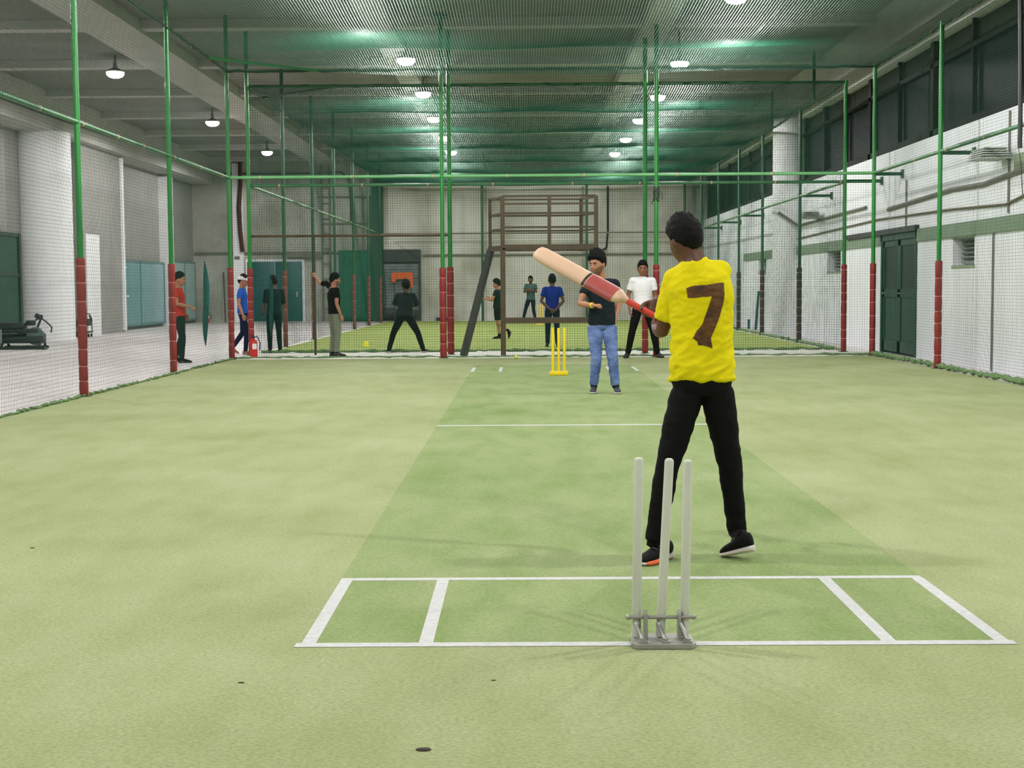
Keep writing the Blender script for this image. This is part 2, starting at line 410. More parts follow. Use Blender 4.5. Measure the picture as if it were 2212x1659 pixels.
# ------------------------------------------------------------------ nets (real cords)
def net(name, label, P0, U, W, lu, lv, disp=None, s=.045, r=.0016, stepu=.9, stepv=.9, su=None, m=None, m2=None):
    P0, U, W = np.array(P0, float), np.array(U, float), np.array(W, float)
    N = np.cross(U, W); nA = 0; r0 = r; rw = .0026
    vs, fs, base = [], [], 0
    def strands(A, B, la, lb, step, swap):
        nonlocal base, nA
        k, r = (2, rw) if (swap and m2) else (4, r0); e = 1 if k == 2 else k
        ns = int(lb/s)+1; m = max(2, int(la/step)+1)
        t = np.linspace(0, la, m)
        for i in range(ns):
            b = i*s
            P = P0[None]+A[None]*t[:, None]+B[None]*b
            if disp is not None:
                uu, ww = (t, np.full(m, b)) if not swap else (np.full(m, b), t)
                P = P+N[None]*disp(uu, ww)[:, None]
            ring = np.stack([P+r*(B*math.cos(a)+N*math.sin(a))[None] for a in [2*PI*q/k+(PI/4 if k == 4 else 0) for q in range(k)]], 1)  # m,4,3
            vs.append(ring.reshape(-1, 3))
            if not swap: nA += (m-1)*e
            idx = base+np.arange(m-1)[:, None]*k+np.arange(e)[None]
            idn = base+np.arange(m-1)[:, None]*k+((np.arange(e)+1) % k)[None]
            fs.append(np.stack([idx, idn, idn+k, idx+k], 2).reshape(-1, 4))
            base += m*k
    strands(U, W, lu, lv, stepu, False); strands(W, U, lv, lu, stepv, True)
    v = np.concatenate(vs).astype(np.float32); f = np.concatenate(fs).astype(np.int32)
    me = bpy.data.meshes.new(name)
    me.vertices.add(len(v)); me.vertices.foreach_set('co', v.ravel())
    me.loops.add(f.size); me.loops.foreach_set('vertex_index', f.ravel())
    me.polygons.add(len(f)); me.polygons.foreach_set('loop_start', np.arange(0, f.size, 4, dtype=np.int32))
    me.update(calc_edges=True); me.validate()
    me.polygons.foreach_set('use_smooth', np.ones(len(f), bool))
    me.materials.append(m or M_netdull)
    if m2:
        me.materials.append(m2)
        mi = np.zeros(len(f), np.int32); mi[nA:] = 1; me.polygons.foreach_set('material_index', mi)
    o = bpy.data.objects.new(name, me); COL.objects.link(o)
    return tag(o, label, 'net')
def wav(a, fu, fv, ph=0.0):
    return lambda u, v: a*(np.sin(u*fu+ph+.6*np.sin(v*1.3))*np.sin(v*fv+.4)+.5*np.sin(u*fu*2.3+v*1.7+ph))
HN, XL, XR, YB = 5.45, -5.6, 6.65, 27.2
XLN = XL+.03
def border(o, pts, r=.02, m=None, wob=.012, nseg=40, name='border_rope'):
    P = []
    pts = [V(p) for p in pts]
    for a, b in zip(pts, pts[1:]):
        for i in range(nseg): P.append(a.lerp(b, i/nseg)+V([random.uniform(-wob, wob) for _ in range(3)]))
    P.append(pts[-1])
    MB().tube(P, [r*random.uniform(.75, 1.3) for _ in P], 6).build(name, m or M_rope, o)
def bunch(o, pts, r=.035, nseg=110):
    P = []; pts = [V(p) for p in pts]
    for a, b in zip(pts, pts[1:]):
        for i in range(nseg): P.append(a.lerp(b, i/nseg)+V((random.uniform(-.02, .02), random.uniform(-.02, .02), random.uniform(-.01, .012))))
    P.append(pts[-1])
    MB().tube(P, [r*random.uniform(.5, 1.5) for _ in P], 6).build('bottom_bunch', M_fuzz, o)
n1 = net('side_net', 'green cord net along the left side of the near cage', (XLN, 9, .02), (0, 1, 0), (0, 0, 1), YB-9, HN-.02, wav(.03, .9, 1.1), stepu=.35, stepv=.6)
border(n1, [(XLN, 9, HN), (XLN, YB, HN)], .022, nseg=130); bunch(n1, [(XLN, 9, .02), (XLN, YB, .02)], .017, 240)
n2 = net('side_net', 'green cord net along the right side of the near cage', (XR, 12, .02), (0, 1, 0), (0, 0, 1), YB-12, HN-.02, wav(.03, .8, 1.2, 1), stepu=.35, stepv=.6)
border(n2, [(XR, 12, HN), (XR, YB, HN)], .024, nseg=110); bunch(n2, [(XR, 12, .05), (XR, YB, .05)], .036, 200)
n3 = net('back_net', 'green cord net closing the far end of the near cage', (XL, YB, .02), (1, 0, 0), (0, 0, 1), XR-XL, HN-.02, wav(.03, .9, 1.0, 2), stepu=.5, stepv=.5, s=.048)
border(n3, [(XL, YB, HN), (XR, YB, HN)], .024, nseg=60); bunch(n3, [(XL, YB, .03), (XR, YB, .03)], .018)
n4 = net('roof_net', 'green cord roof net over the near cage', (XL, 16, HN), (1, 0, 0), (0, 1, 0), XR-XL, YB-16, r=.0022, m=M_netroof, m2=M_netcord, disp=lambda u, v: -.10*np.sin(u/(XR-XL)*PI)*np.abs(np.sin(v/4.4*PI))**.7+.02*np.sin(u*1.7+v), stepu=.45, stepv=.45)
XL2, XR2, YA2, YE2, H2 = -5.5, 6.45, 28.75, 56.3, 5.38
n5 = net('back_net', 'green cord net across the near end of the far cage', (XL2, YA2, .02), (1, 0, 0), (0, 0, 1), XR2-XL2, H2-.02, wav(.03, .9, 1.0, .7), stepu=.6, stepv=.6, s=.048)
border(n5, [(XL2, YA2, H2), (XR2, YA2, H2)], .026, nseg=60); bunch(n5, [(XL2, YA2+.9, .03), (XR2, YA2+.9, .03)], .03)
n6 = net('side_net', 'green cord net along the left side of the far cage', (XL2, YA2+.1, .02), (0, 1, 0), (0, 0, 1), YE2-YA2, H2-.02, wav(.05, .7, 1.1, .2), stepu=.6, stepv=.7, s=.05)
border(n6, [(XL2, YA2, H2), (XL2, YE2, H2)], .026, nseg=120)
n7 = net('side_net', 'green cord net along the right side of the far cage', (XR2, YA2+.1, .02), (0, 1, 0), (0, 0, 1), YE2-YA2, H2-.02, wav(.05, .7, 1.1, .9), stepu=.6, stepv=.7, s=.05)
border(n7, [(XR2, YA2, H2), (XR2, YE2, H2)], .026, nseg=120); bunch(n7, [(XR2, YA2, .04), (XR2, YE2, .04)], .035)
n8 = net('roof_net', 'green cord roof net over the far cage', (XL2, YA2+.1, H2), (1, 0, 0), (0, 1, 0), XR2-XL2, YE2-YA2, r=.0024, m=M_netroof, m2=M_netcord, disp=lambda u, v: -.10*np.sin(u/12*PI)*np.abs(np.sin(v/4.4*PI))**.7+.02*np.sin(u*1.7+v), stepu=.6, stepv=.6, s=.05)

# ------------------------------------------------------------------ posts
def post(x, y, top, label, pad=1.76, r=.038, pm=None, mm=None, group=None, arm=None, flange=False, padr=.056):
    p = empty('net_post', (x, y, 0), label, 'post', group)
    MB().tube([(0, 0, 0), (0, 0, top)], r, 12).build('pipe', mm or M_post, p)
    if pad:
        z = 0.015; mb = MB(); ties = []; prof = []
        while z < pad-.05:
            h = random.uniform(.17, .32); h = min(h, pad-z)
            prof += [(padr*.90, z+.004), (padr, z+.02), (padr*random.uniform(1.0, 1.06), z+h*.5), (padr, z+h-.02), (padr*.90, z+h-.004)]
            ties.append(z+h)
            z += h
        mb.lathe(prof, (0, 0, 0), 16)
        mb.build('padding', pm or M_pad, p, smooth=60, m2=M_tie, m2fn=lambda c: c.z < pad-.05 and any(abs(c.z-t) < .006 for t in ties))
    if arm:
        a = MB().tube([(0, 0, arm[1]), (arm[0], 0, arm[1])], .033, 8)
        a.box((arm[0], 0, arm[1]), (.03, .12, .16)).build('wall_arm', M_postdark, p)
    if flange:
        MB().box((0, 0, top-.01), (.3, .3, .02)).build('top_plate', M_postdark, p)
    MB().box((0, 0, .006), (.16, .16, .012)).build('base_plate', M_darksteel, p)
    return p
post(XL, 18.0, ZC, 'tall green post with red padding, nearest on the left side net')
post(XL, 22.65, ZC, 'tall green post with red padding, second on the left side net')
post(XL, YB, ZC, 'green corner post with red padding at the far left of the near cage')
post(XR, 22.9, HN+.05, 'green post with red padding on the right side net, nearest in view', arm=(.53, 3.44))
post(XR, YB, HN+.05, 'green corner post with red padding beside the green door', arm=(.53, 3.44))
post(-1.54, YB, ZC-.05, 'bright green middle post with red padding, nearer of the pair left of the tower', flange=True, r=.04, padr=.062)
post(-1.47, 28.62, ZC-.05, 'darker green middle post just behind the bright one left of the tower', flange=True, r=.045, mm=mat('mid_green_pipe', (34, 130, 52), .4, var=.1), padr=.068)
bp = post(2.53, YB, ZC-.05, 'bright green middle post with a cord knot, behind the yellow shirt', flange=True, r=.042, padr=.06)
post(2.44, 28.65, ZC-.05, 'darker green middle post behind the person in the white shirt', flange=True, r=.045, mm=MATS['mid_green_pipe'], padr=.062)
kn = MB()
for k in range(9):
    zz = 2.98+.03*k
    kn.tube([(.05*math.cos(t), .05*math.sin(t), zz+.02*math.sin(2*t+k)) for t in np.linspace(0, 6.28, 12)], .012, 6)
kn.tube([(.05, -.02, 3.2), (.1, -.05, 3.1), (.11, -.05, 2.98)], .008, 6).tube([(-.05, -.03, 3.05), (-.09, -.04, 2.9)], .008, 6)
kn.build('cord_knot', M_darksteel, bp)
fl = 'far cage left posts'
post(XL2, YA2-.1, ZC, 'green corner post with red padding and extinguisher at its foot', padr=.058)
for k, (y, t) in enumerate(((32.8, 'first'), (37.3, 'second'), (41.6, 'third'), (46.2, 'fourth'), (50.6, 'fifth'), (54.8, 'sixth'))):
    post(XL2, y, ZC, 'dull green post with faded brown padding, %s along the far cage left side' % t, pm=M_padold, mm=M_postdark, r=.042, padr=.056)
post(XR2, YA2, H2+.03, 'green corner post with red padding at the right of the far cage', arm=(.725, 3.42))
for k, (y, t) in enumerate(((33.4, 'first'), (38.6, 'second'), (42.8, 'third'), (47.3, 'fourth'), (51.8, 'fifth'))):
    post(XR2, y, H2+.03, 'dark green post with brown black padding, %s along the far cage right side' % t, pm=mat('dark_brown_padding', (66, 50, 44), .7, var=.15), mm=M_postdark, arm=(.725, 3.42) if k != 1 else None, padr=.06)
for x, t in ((-1.62, 'left of the tower frame'), (2.5, 'between tower and white shirt'), (6.35, 'in the right corner')):
    post(x, YE2, H2, 'thin dark green post by the far wall, %s' % t, pad=None, mm=M_postdark, r=.05)
# posts that hang from the ceiling to the far roof net
for y, t in ((31.9, 'nearer'), (37.2, 'farther')):
    o = MB().tube([(XR2, y, H2), (XR2, y, ZC)], .035, 8).build('hanger_rod', M_postdark)
    tag(o, 'dark rod hanging from the ceiling to the far cage roof edge, %s one' % t, 'rod')
# ------------------------------------------------------------------ rails
def rail(a, b, r, m, label, name='rail', ties=True):
    a, b = V(a), V(b)
    L_ = (b-a).length; d = (b-a).normalized(); P, R_, T = [a], [r], []
    k = .6
    while ties and k < L_-.2:
        for q, g in ((-.016, 1), (-.012, 1.15), (.012, 1.15), (.016, 1)): P.append(a+d*(k+q)); R_.append(r*g)
        T.append(a+d*k); k += random.uniform(1.2, 1.9)
    P.append(b); R_.append(r)
    o = MB().tube(P, R_, 10).build(name, m, m2=M_tie, m2fn=lambda c: any(abs((c-t).dot(d)) < .0165 for t in T))
    return tag(o, label, 'rail')
rail((XL, 8, 3.46), (XL, YB, 3.46), .032, mat('mid_rail_green', (58, 112, 70), .4, var=.15), 'green mid-height rail along the left side net')
rail((XR, 12, 3.46), (XR, YB, 3.46), .03, MATS['mid_rail_green'], 'green mid-height rail along the right side net')
rail((XL, YB, 3.46), (XR, YB, 3.46), .03, M_rail, 'pale green mid-height rail across the near cage back net')
rail((XL2, YA2, 3.41), (XR2+.75, YA2, 3.41), .03, mat('far_rail_green', (62, 118, 76), .4, var=.15), 'dull green mid-height rail across the front of the far cage')
rail((XL2, YA2, 3.41), (XL2, YE2, 3.41), .03, MATS['far_rail_green'], 'green mid-height rail along the far cage left side')
rail((XR2, YA2, 3.41), (XR2, YE2, 3.41), .03, MATS['far_rail_green'], 'green mid-height rail along the far cage right side')
rail((XL2, YE2, 3.45), (XR2, YE2, 3.45), .035, mat('grey_brown_pipe', (112, 104, 88), .5), 'grey brown rail across the far wall end of the far cage', ties=False)
rail((XL2, YA2, H2), (XR2, YA2, H2), .03, M_postdark, 'dark green top rail of the far cage front', ties=False)
rail((XL2, YA2, 2.4), (-1.5, YA2, 2.4), .026, M_rust, 'brown lower rail over the far cage entrance', ties=False)
rail((XL, 25.55, HN), (-3.85, YB, HN), .025, M_post, 'green corner brace of the near cage roof', 'corner_brace', ties=False)
rail((XL2, 30.4, H2), (-3.65, YA2, H2), .025, M_postdark, 'dark green corner brace of the far cage roof', 'corner_brace', ties=False)
o = MB().tube([(-4.22, YA2, 0), (-4.22, YA2, 2.4)], .024, 10).build('entrance_pole', mat('dark_brown_pole', (70, 62, 44), .5)); tag(o, 'thin brown pole of the far cage entrance, held by a person', 'pole')
# thin wires through the roof nets
def wire(pts, r, label, name='wire', m=None):
    o = MB().tube(pts, r, 6).build(name, m or M_black); return tag(o, label, 'wire')
wire([at(1707, -4, 20.5), at(1650, 55, 23), at(1592, 114, 26)], .006, 'thin dark wire hanging slantwise at the top right above the yellow shirt')
wire([at(1501, 188, 30), at(1493, 215, 33), at(1470, 250, 38), at(1440, 288, 44)], .012, 'thin dark wire in the far cage roof right of the green posts')
wire([at(1018, 190, 30), at(1022, 235, 34), at(1035, 300, 40), at(1052, 378, 48)], .012, 'thin dark wire in the far cage roof right of the left post pair')
wire([at(1467, 66, 26.2), at(1467, 118, 26.2)], .02, 'short dark rod above the lamp on the right', 'rod')
# left aisle cable along the edge beam and its continuation
wire([(-12.28, 8, 5.9), (-12.28, 20, 5.88), (-12.28, 28, 5.93), (-12.28, 36, 5.86), (-12.28, 45, 5.92), (-12.28, 56.9, 5.9)], .035, 'dark cable clipped along the left edge beam', 'cable')
wire([(-12.28, 56.92, 5.9), (-9.5, 56.92, 5.88), (-7.2, 56.92, 5.92), (-6.9, 56.92, 5.6), (-6.85, 56.92, 4.0)], .035, 'dark cable along the top of the far wall', 'cable')
wire([(-14+.9, 56.9, 2.75), (-6.1, 56.9, 2.75)], .045, 'grey pipe low across the far wall above the teal door', 'pipe', M_conduit)
wire([at(518, 326, 56.6), at(519, 400, 56.6), at(516, 450, 56.6), at(519, 500, 56.6), at(524, 544, 56.6)], .09, 'rusty brown cable bundle on the white pilaster', 'cable_bundle', mat('rusty_brown', (74, 44, 36), .8, var=.2))
wire([at(1313, 402, 56.8), at(1313, 500, 56.8), at(1310, 535, 56.8), at(1298, 542, 56.8), at(1288, 536, 56.8)], .05, 'dark drain pipe hooked at its lower end on the far wall', 'pipe')
wire([(-4.0, 56.9, 2.62), (7.0, 56.9, 2.62)], .04, 'grey conduit across the far wall right of the shutter', 'pipe', M_conduit)
# right wall conduits
wire([(7.17, 12, 2.6), (7.17, 20.4, 2.63), (7.17, 21.3, 2.53), (7.17, 24, 2.6), (7.17, 29, 2.66), (7.17, 34, 2.6), (7.17, 37.45, 2.55)], .02, 'brown conduit on the right wall above the painted band', 'pipe', mat('brown_conduit', (110, 98, 80), .6))
wire([(7.19, 18.5, 2.98), (7.19, 20.3, 3.0), (7.19, 22.4, 2.9), (7.19, 24, 2.93), (7.19, 28.2, 2.82)], .045, 'grey cement repair line on the right wall', 'pipe', M_conduit)
wire([(7.17, 30, 2.96), (7.17, 36.6, 2.9), (7.17, 37.4, 2.9), (6.7, 37.6, 3.25)], .035, 'dark conduit bending onto the right round column', 'pipe', M_conduit)
for (y, za, zb, t) in ((21.25, 2.4, 3.9, 'nearest, running up from the painted band to the windows'), (21.9, .02, 2.13, 'below the painted band, near the first opening'), (26.9, 2.4, 3.3, 'just above the green door')):
    wire([(7.19, y, za), (7.19, y, zb)], .022, 'upright conduit on the right wall, %s' % t, 'pipe', M_conduit)
wire([at(2204, -6, 18.9), at(2205, 160, 18.9), at(2203, 320, 18.9)], .03, 'dark upright pipe at the right edge of the photo', 'pipe')
wire([at(2203, 320, 18.9), at(2198, 305, 18.9), at(2205, 350, 18.9), at(2209, 420, 18.9)], .006, 'thin loose cable below the dark pipe at the right edge', 'cable')
# plaster patches and floodlights on right wall
pt = MB().box2((7.17, 20.35, 2.98), (7.2, 21.0, 3.24)).build('plaster_patch', M_patch); tag(pt, 'pale green plaster patch under the near wall floodlight', 'patch')
def flood(y, z, label):
    e = empty('wall_floodlight', (7.2, y, z), label, 'floodlight')
    h = MB()
    for k in range(5): h.box((-.28, 0, .0+.035*k), (.46-.03*k, .62, .018))
    h.box((-.2, 0, .08), (.2, .5, .16), None, .02); h.build('housing', mat('pale_grey_metal', (190, 192, 186), .5), e)
    MB().tube([(0, 0, .0), (-.1, 0, .05), (-.2, 0, .08)], .02, 8).build('bracket', M_conduit, e)
    return e
flood(21.35, 3.2, 'pale finned floodlight on the right wall near the photo edge')
flood(34.6, 2.95, 'grey floodlight on the right wall seen through the far cage')
# white things behind the dark windows
# ------------------------------------------------------------------ lamps
M_bulb = emit('glowing_lamp_diffuser', (252, 252, 255), 16)
M_lampbody = mat('lamp_housing_grey', (150, 148, 146), .4, metal=.4)
lampdata = bpy.data.lights.new('lamp_glow', 'SPOT'); lampdata.energy = LAMP_W; lampdata.shadow_soft_size = .1; lampdata.spot_size = math.radians(178); lampdata.spot_blend = .12; lampdata.color = (1, .985, .96)
proto = [None]
def lamp(x, y, z, label, group=None):
    top = ZC-.0
    e = empty('ceiling_lamp', (x, y, z), label, 'ceiling lamp', group)
    if proto[0] is None:
        hb = MB().lathe([(.03, .26), (.05, .1), (.16, .05), (.2, .03), (.2, .0)], (0, 0, 0), 20).build('housing', M_lampbody, e)
        rd = MB().tube([(0, 0, .24), (0, 0, ZC-z)], .016, 8).build('rod', M_darksteel, e)
        df = MB().lathe([(.195, .0), (.19, -.05), (.15, -.1), (.08, -.125), (0, -.13)], (0, 0, 0), 20).build('diffuser', M_bulb, e, smooth=80)
        proto[0] = [hb, rd, df]
    else:
        for c in proto[0]:
            d = c.copy(); COL.objects.link(d); d.parent = e
    l = bpy.data.objects.new('lamp_light', lampdata); COL.objects.link(l); l.parent = e; l.location = (0, 0, -.25)
    return e
ZL = 6.13
names = ['nearest of its row, just cut by the top edge', 'second of its row', 'third of its row', 'fourth of its row', 'fifth of its row', 'farthest of its row']
for (px, row) in ((((1468, 140), (1421, 212), (1381, 262), (1352, 303), (1328, 334)), 'right'), (((877, 133), (914, 205), (937, 259), (960, 300), (975, 331)), 'left')):
    for k, (u, v) in enumerate(px):
        p = atz(u, v, ZL-.05)
        lamp(p.x, p.y, ZL, 'round glowing ceiling lamp over the cages, %s row, %s' % (row, ['first whole lamp from the camera', 'second from the camera', 'third from the camera', 'fourth from the camera', 'farthest from the camera'][k]))
p = atz(1590, -2, ZL-.05); lamp(p.x, p.y, ZL, 'round glowing ceiling lamp cut by the top edge of the photo, upper right')
for k, (u, v) in enumerate(((249, 161), (459, 267), (577, 331))):
    p = atz(u, v, ZL-.05); lamp(p.x, p.y, ZL, 'round glowing ceiling lamp over the left aisle, %s' % ['nearest and largest', 'middle one', 'farthest one'][k])
for y in (22.7, 18.0, 13.0, 7.4, 1.8):
    lamp(-2.57, y, ZL, 'ceiling lamp over the near cage above the photo', 'ceiling lamps above the photo')
    if y < 20: lamp(3.5, y, ZL, 'ceiling lamp over the near cage above the photo', 'ceiling lamps above the photo')
for y in (22.5, 13.0, 3.5):
    lamp(-9.2, y, ZL, 'ceiling lamp over the left aisle above the photo', 'aisle lamps above the photo')
# ------------------------------------------------------------------ people
def skin(name, rgb): return mat('skin_'+name, rgb, .5, var=.1, scale=14)
SK1 = skin('brown', (140, 92, 66)); SK2 = skin('tan', (178, 124, 94)); SK3 = skin('deep', (98, 64, 48))
M_hair = mat('black_hair', (7, 6, 6), .7, spec=.2, bump=.6, bscale=140)
M_eye = mat('eye_white', (168, 152, 142), .4); M_iris = mat('eye_iris', (20, 14, 12), .2)
M_lip = mat('lips', (128, 72, 62), .5)
def cloth(name, rgb, var=.1, scale=6, bump=.25): return mat(name, rgb, .88, var=var, scale=scale, bump=bump, bscale=90, spec=.2)

def std(H=1.72, yaw=0.0, **ov):
    """default standing skeleton; person frame x right, y forward, rotated by yaw about z"""
    k = H/1.75
    J = dict(pelvis=(0, 0, .95), chest=(0, -.01, 1.27), neck=(0, -.015, 1.475), head=(0, .015, 1.625),
             shR=(.185, -.01, 1.415), elR=(.235, -.04, 1.13), wrR=(.24, .05, .885), shL=(-.185, -.01, 1.415), elL=(-.235, -.04, 1.13), wrL=(-.24, .05, .885),
             hipR=(.09, 0, .90), knR=(.11, .02, .50), anR=(.12, -.02, .085), heelR=(.12, -.075, 0), toeR=(.14, .19, 0),
             hipL=(-.09, 0, .90), knL=(-.11, .02, .50), anL=(-.12, -.02, .085), heelL=(-.12, -.075, 0), toeL=(-.14, .19, 0),
             head_fwd=(0, 1, 0), handR=(.15, .1, -1), handL=(-.15, .1, -1))
    J.update(ov)
    R_ = Matrix.Rotation(yaw, 3, 'Z')
    return {a: (R_ @ V(p))*(1 if a in ('head_fwd', 'handR', 'handL') else k) for a, p in J.items()}

def frame(up, right):
    up = up.normalized(); right = (right-up*right.dot(up)).normalized()
    return right, up.cross(right).normalized()
def head_fn(k, grow=None):
    def fn(d):
        x, y, z = d
        p = V((x*.074, y*.094, z*.118))
        if z < 0:
            t = -z
            p.x *= 1-.30*t*t; p.y += .014*t
            if y < 0: p.y *= 1-.30*t
        else:
            p.x *= 1+.05*z
        if y > 0:
            g = math.exp(-(x/.17)**2-((z+.16)/.17)**2); p.y += .024*g
            for sx in (-1, 1):
                p.y -= .010*math.exp(-((x-sx*.36)/.17)**2-((z-.07)/.12)**2)
            p.y += .006*math.exp(-(x/.5)**2-((z-.24)/.10)**2)
            p.y += .008*math.exp(-(x/.22)**2-((z+.55)/.12)**2)
        if grow: p = p*grow(d)
        return p*k
    return fn
def hand(mb, w, d, n, curl, ts, s, spread=1.0):
    d = d.normalized(); n = (n-d*n.dot(d)).normalized(); t = d.cross(n)
    rings = []
    for (q, a, b) in ((-.01, .024, .02), (.02, .031, .019), (.05, .040, .0165), (.088, .0405, .0135), (.096, .036, .010)):
        rings.append((w+d*q*s, t, n, a*s, b*s))
    mb.loft(rings, 14)
    for i, (off, ln, bs) in enumerate(((.030, .072, .084), (.010, .080, .090), (-.0105, .074, .087), (-.0295, .058, .080))):
        p = w+(d*bs+t*off*ts*spread)*s; a = 0; pts = [p-d*.012*s, p]
        for fr, an in ((.45, 48), (.32, 72), (.25, 48)):
            a += math.radians(an)*curl*(1+.06*i)
            p = p+(d*math.cos(a)+n*math.sin(a))*ln*fr*s; pts.append(p)
        mb.tube(pts, [.0095*s, .0095*s, .009*s, .0082*s, .0072*s], 8, ball=True)
    p = w+(d*.022+t*.030*ts)*s; a = .62
    pts = [p-(t*.012*ts)*s, p]
    for ln, an in ((.038, 0), (.032, 25*curl), (.026, 35*curl)):
        a -= math.radians(an)
        p = p+(d*math.cos(a)+t*ts*math.sin(a)*.9+n*(.25+.45*curl)).normalized()*ln*s; pts.append(p)
    mb.tube(pts, [.014*s, .0125*s, .011*s, .0105*s, .0085*s], 8, ball=True)

def torso_rings(J, k, spec):
    """spec: list of (s, halfwidth, halfdepth); s: 0 pelvis .. 1 chest .. 2 neck"""
    pe, ch, ne = J['pelvis'], J['chest'], J['neck']
    hr, sr = (J['hipR']-J['hipL']), (J['shR']-J['shL'])
    out = []
    for s, a, b in spec:
        if s <= 1: p = pe.lerp(ch, s); d = ch-pe
        else: p = ch.lerp(ne, s-1); d = ne-ch
        if abs(s-1) < .3: d = (ne-pe)
        r = hr.normalized().lerp(sr.normalized(), max(0, min(1, s)))
        r, f = frame(d, r); out.append((p, r, f, a*k, b*k))
    return out
def wr(amp, sc, st=(1, 1, 1), seed=0.0, zlo=None, rot=0.0):
    R_ = Matrix.Rotation(rot, 3, 'Y')
    def fn(p, n):
        q = R_ @ V(p); q = V((q.x*st[0], q.y*st[1], q.z*st[2]))*sc+V((seed, seed*2, 0))
        v = noise.noise(q)+.5*noise.noise(q*2.1)
        w = 1.0
        if zlo: w = max(.15, min(1, (zlo[1]-p.z)/(zlo[1]-zlo[0])))
        return amp*w*max(-.35, 1-abs(v)*2.2)
    return fn

def person(label, loc, J, H, skinm, shirt, trousers, shoe, sole, hairm=M_hair, vox=.011, build=1.0, sleeve=.52, shorts=False, shorthair=.016, face=False, beard=False, collar=False, cap=None, shirt_disp=None, tr_disp=None, handspec=None, tr_w=1.0, shirtlen=0.0, group=None, cuff=.97, kshirt=1.0, sockm=None, smooth_it=5, headk=1.18):
    k = H/1.75; b = build; kb = k; 
    root = empty('person', loc, label, 'person', group)
    J = {a: V(p) for a, p in J.items()}
    up_h = (J['head']-J['neck']).normalized(); up_h = (up_h+V((0, 0, 1.2))).normalized()
    f0 = J['head_fwd']; f0 = (f0-up_h*f0.dot(up_h)).normalized(); r0 = f0.cross(up_h).normalized()
    HR = Matrix((r0, f0, up_h)).transposed()
    # body: one continuous surface
    mb = MB()
    mb.loft(torso_rings(J, k*b, [(-.16, .10, .07), (-.10, .135, .095), (0, .145, .10), (.5, .138, .095), (1.0, .155, .108), (1.45, .145, .092), (1.75, .10, .07), (2.0, .058, .056)]), 20)
    mb.tube([J['neck']-up_h*.03, J['neck'], J['head']-up_h*.04*k-f0*.012*k], [.066*k, .058*k, .056*k], 14)
    for s in 'RL':
        mid = J['neck'].lerp(J['sh'+s], .35)-V((0, 0, .05*k))
        mb.tube([mid, J['sh'+s], J['sh'+s].lerp(J['el'+s], .35), J['el'+s], J['el'+s].lerp(J['wr'+s], .3), J['wr'+s]], [x*k*b for x in (.055, .055, .048, .038, .041, .026)], 14, ball=True)
        mb.tube([J['hip'+s], J['hip'+s].lerp(J['kn'+s], .3), J['kn'+s], J['kn'+s].lerp(J['an'+s], .3), J['an'+s]], [x*k*b for x in (.082, .076, .052, .052, .034)], 14, ball=True)
        d = J['toe'+s]-J['heel'+s]
        mb.tube([J['an'+s], J['heel'+s].lerp(J['toe'+s], .3)+V((0, 0, .04*k)), J['heel'+s].lerp(J['toe'+s], .75)+V((0, 0, .035*k))], [.034*k, .036*k, .026*k], 10, ball=True)
        hs = (handspec or {}).get(s)
        if hs: hand(mb, J['wr'+s], hs[0], hs[1], hs[2], hs[3], k)
        else:
            fd = (J['wr'+s]-J['el'+s]).normalized()*.7+V(J['hand'+s])*.3
            inw = (J['pelvis']-J['wr'+s]); inw.z *= .2
            sg = 1
            t = fd.normalized().cross((inw-fd*inw.dot(fd)).normalized())
            hipf = V((0, 0, 1)).cross(J['hipR']-J['hipL'])
            sg = 1 if t.dot(hipf) > 0 else -1
            hand(mb, J['wr'+s], fd, inw, .45, sg, k)
    kh = k*headk; mb.blob(J['head'], None, HR, 26, 20, head_fn(kh))
    for sx in (-1, 1):
        mb.blob(J['head']+HR @ V((sx*.077, -.008, -.005))*kh, (.009*kh, .020*kh, .031*kh), HR @ Matrix.Rotation(sx*-.35, 3, 'Z'), 10, 8)
    mb.remesh('body', skinm, root, min(vox, .009), 4)
    # hair
    def grow(d):
        x, y, z = d
        hl = (.05+.57*y**1.2) if y > 0 else (.05+.60*y)
        hl += .11*noise.noise(V(d)*4.5+V((H*9, 0, 0)))
        hl -= .10*max(0, abs(x)-.75)*max(0, 1-abs(y)*3)*4
        t = max(0, min(1, (z-hl)/.10)); t = t*t*(3-2*t)
        th = shorthair/.1*(.50+.85*max(0, z)+.35*max(0, y)*max(0, z)+.45*abs(x)*max(0, z))
        nz = .30*noise.noise(V(d)*6)+.28*noise.noise(V(d)*13)
        return .90+(.10+th*(1+nz))*t
    hb = MB().blob(J['head'], None, HR, 64, 48, head_fn(kh, grow))
    if not cap: hb.build('hair', hairm, root, smooth=80)
    else:
        hb.build('hair', hairm, root, smooth=80)
        cb = MB().blob(J['head']+HR @ V((0, -.005, .028))*kh, None, HR, 28, 14, lambda d: V((d.x*.088, d.y*.106, max(-.02, d.z)*.105))*kh)
        bp_ = [(J['head']+HR @ V((x*.07, .07+.09*(1-x*x)**.5, .03-.01*abs(x)))*kh) for x in np.linspace(-1, 1, 9)]
        bi = [(J['head']+HR @ V((x*.075, .06, .042))*kh) for x in np.linspace(-1, 1, 9)]
        o_ = len(cb.v)
        for p in bi+bp_: cb.v.append(tuple(p))
        for p in bi+bp_: cb.v.append(tuple(p-up_h*.006))
        for i in range(8):
            cb.f += [(o_+i, o_+i+1, o_+9+i+1, o_+9+i), (o_+18+i, o_+27+i, o_+27+i+1, o_+18+i+1), (o_+9+i, o_+10+i, o_+28+i, o_+27+i)]
        cb.build('cap', cap, root)
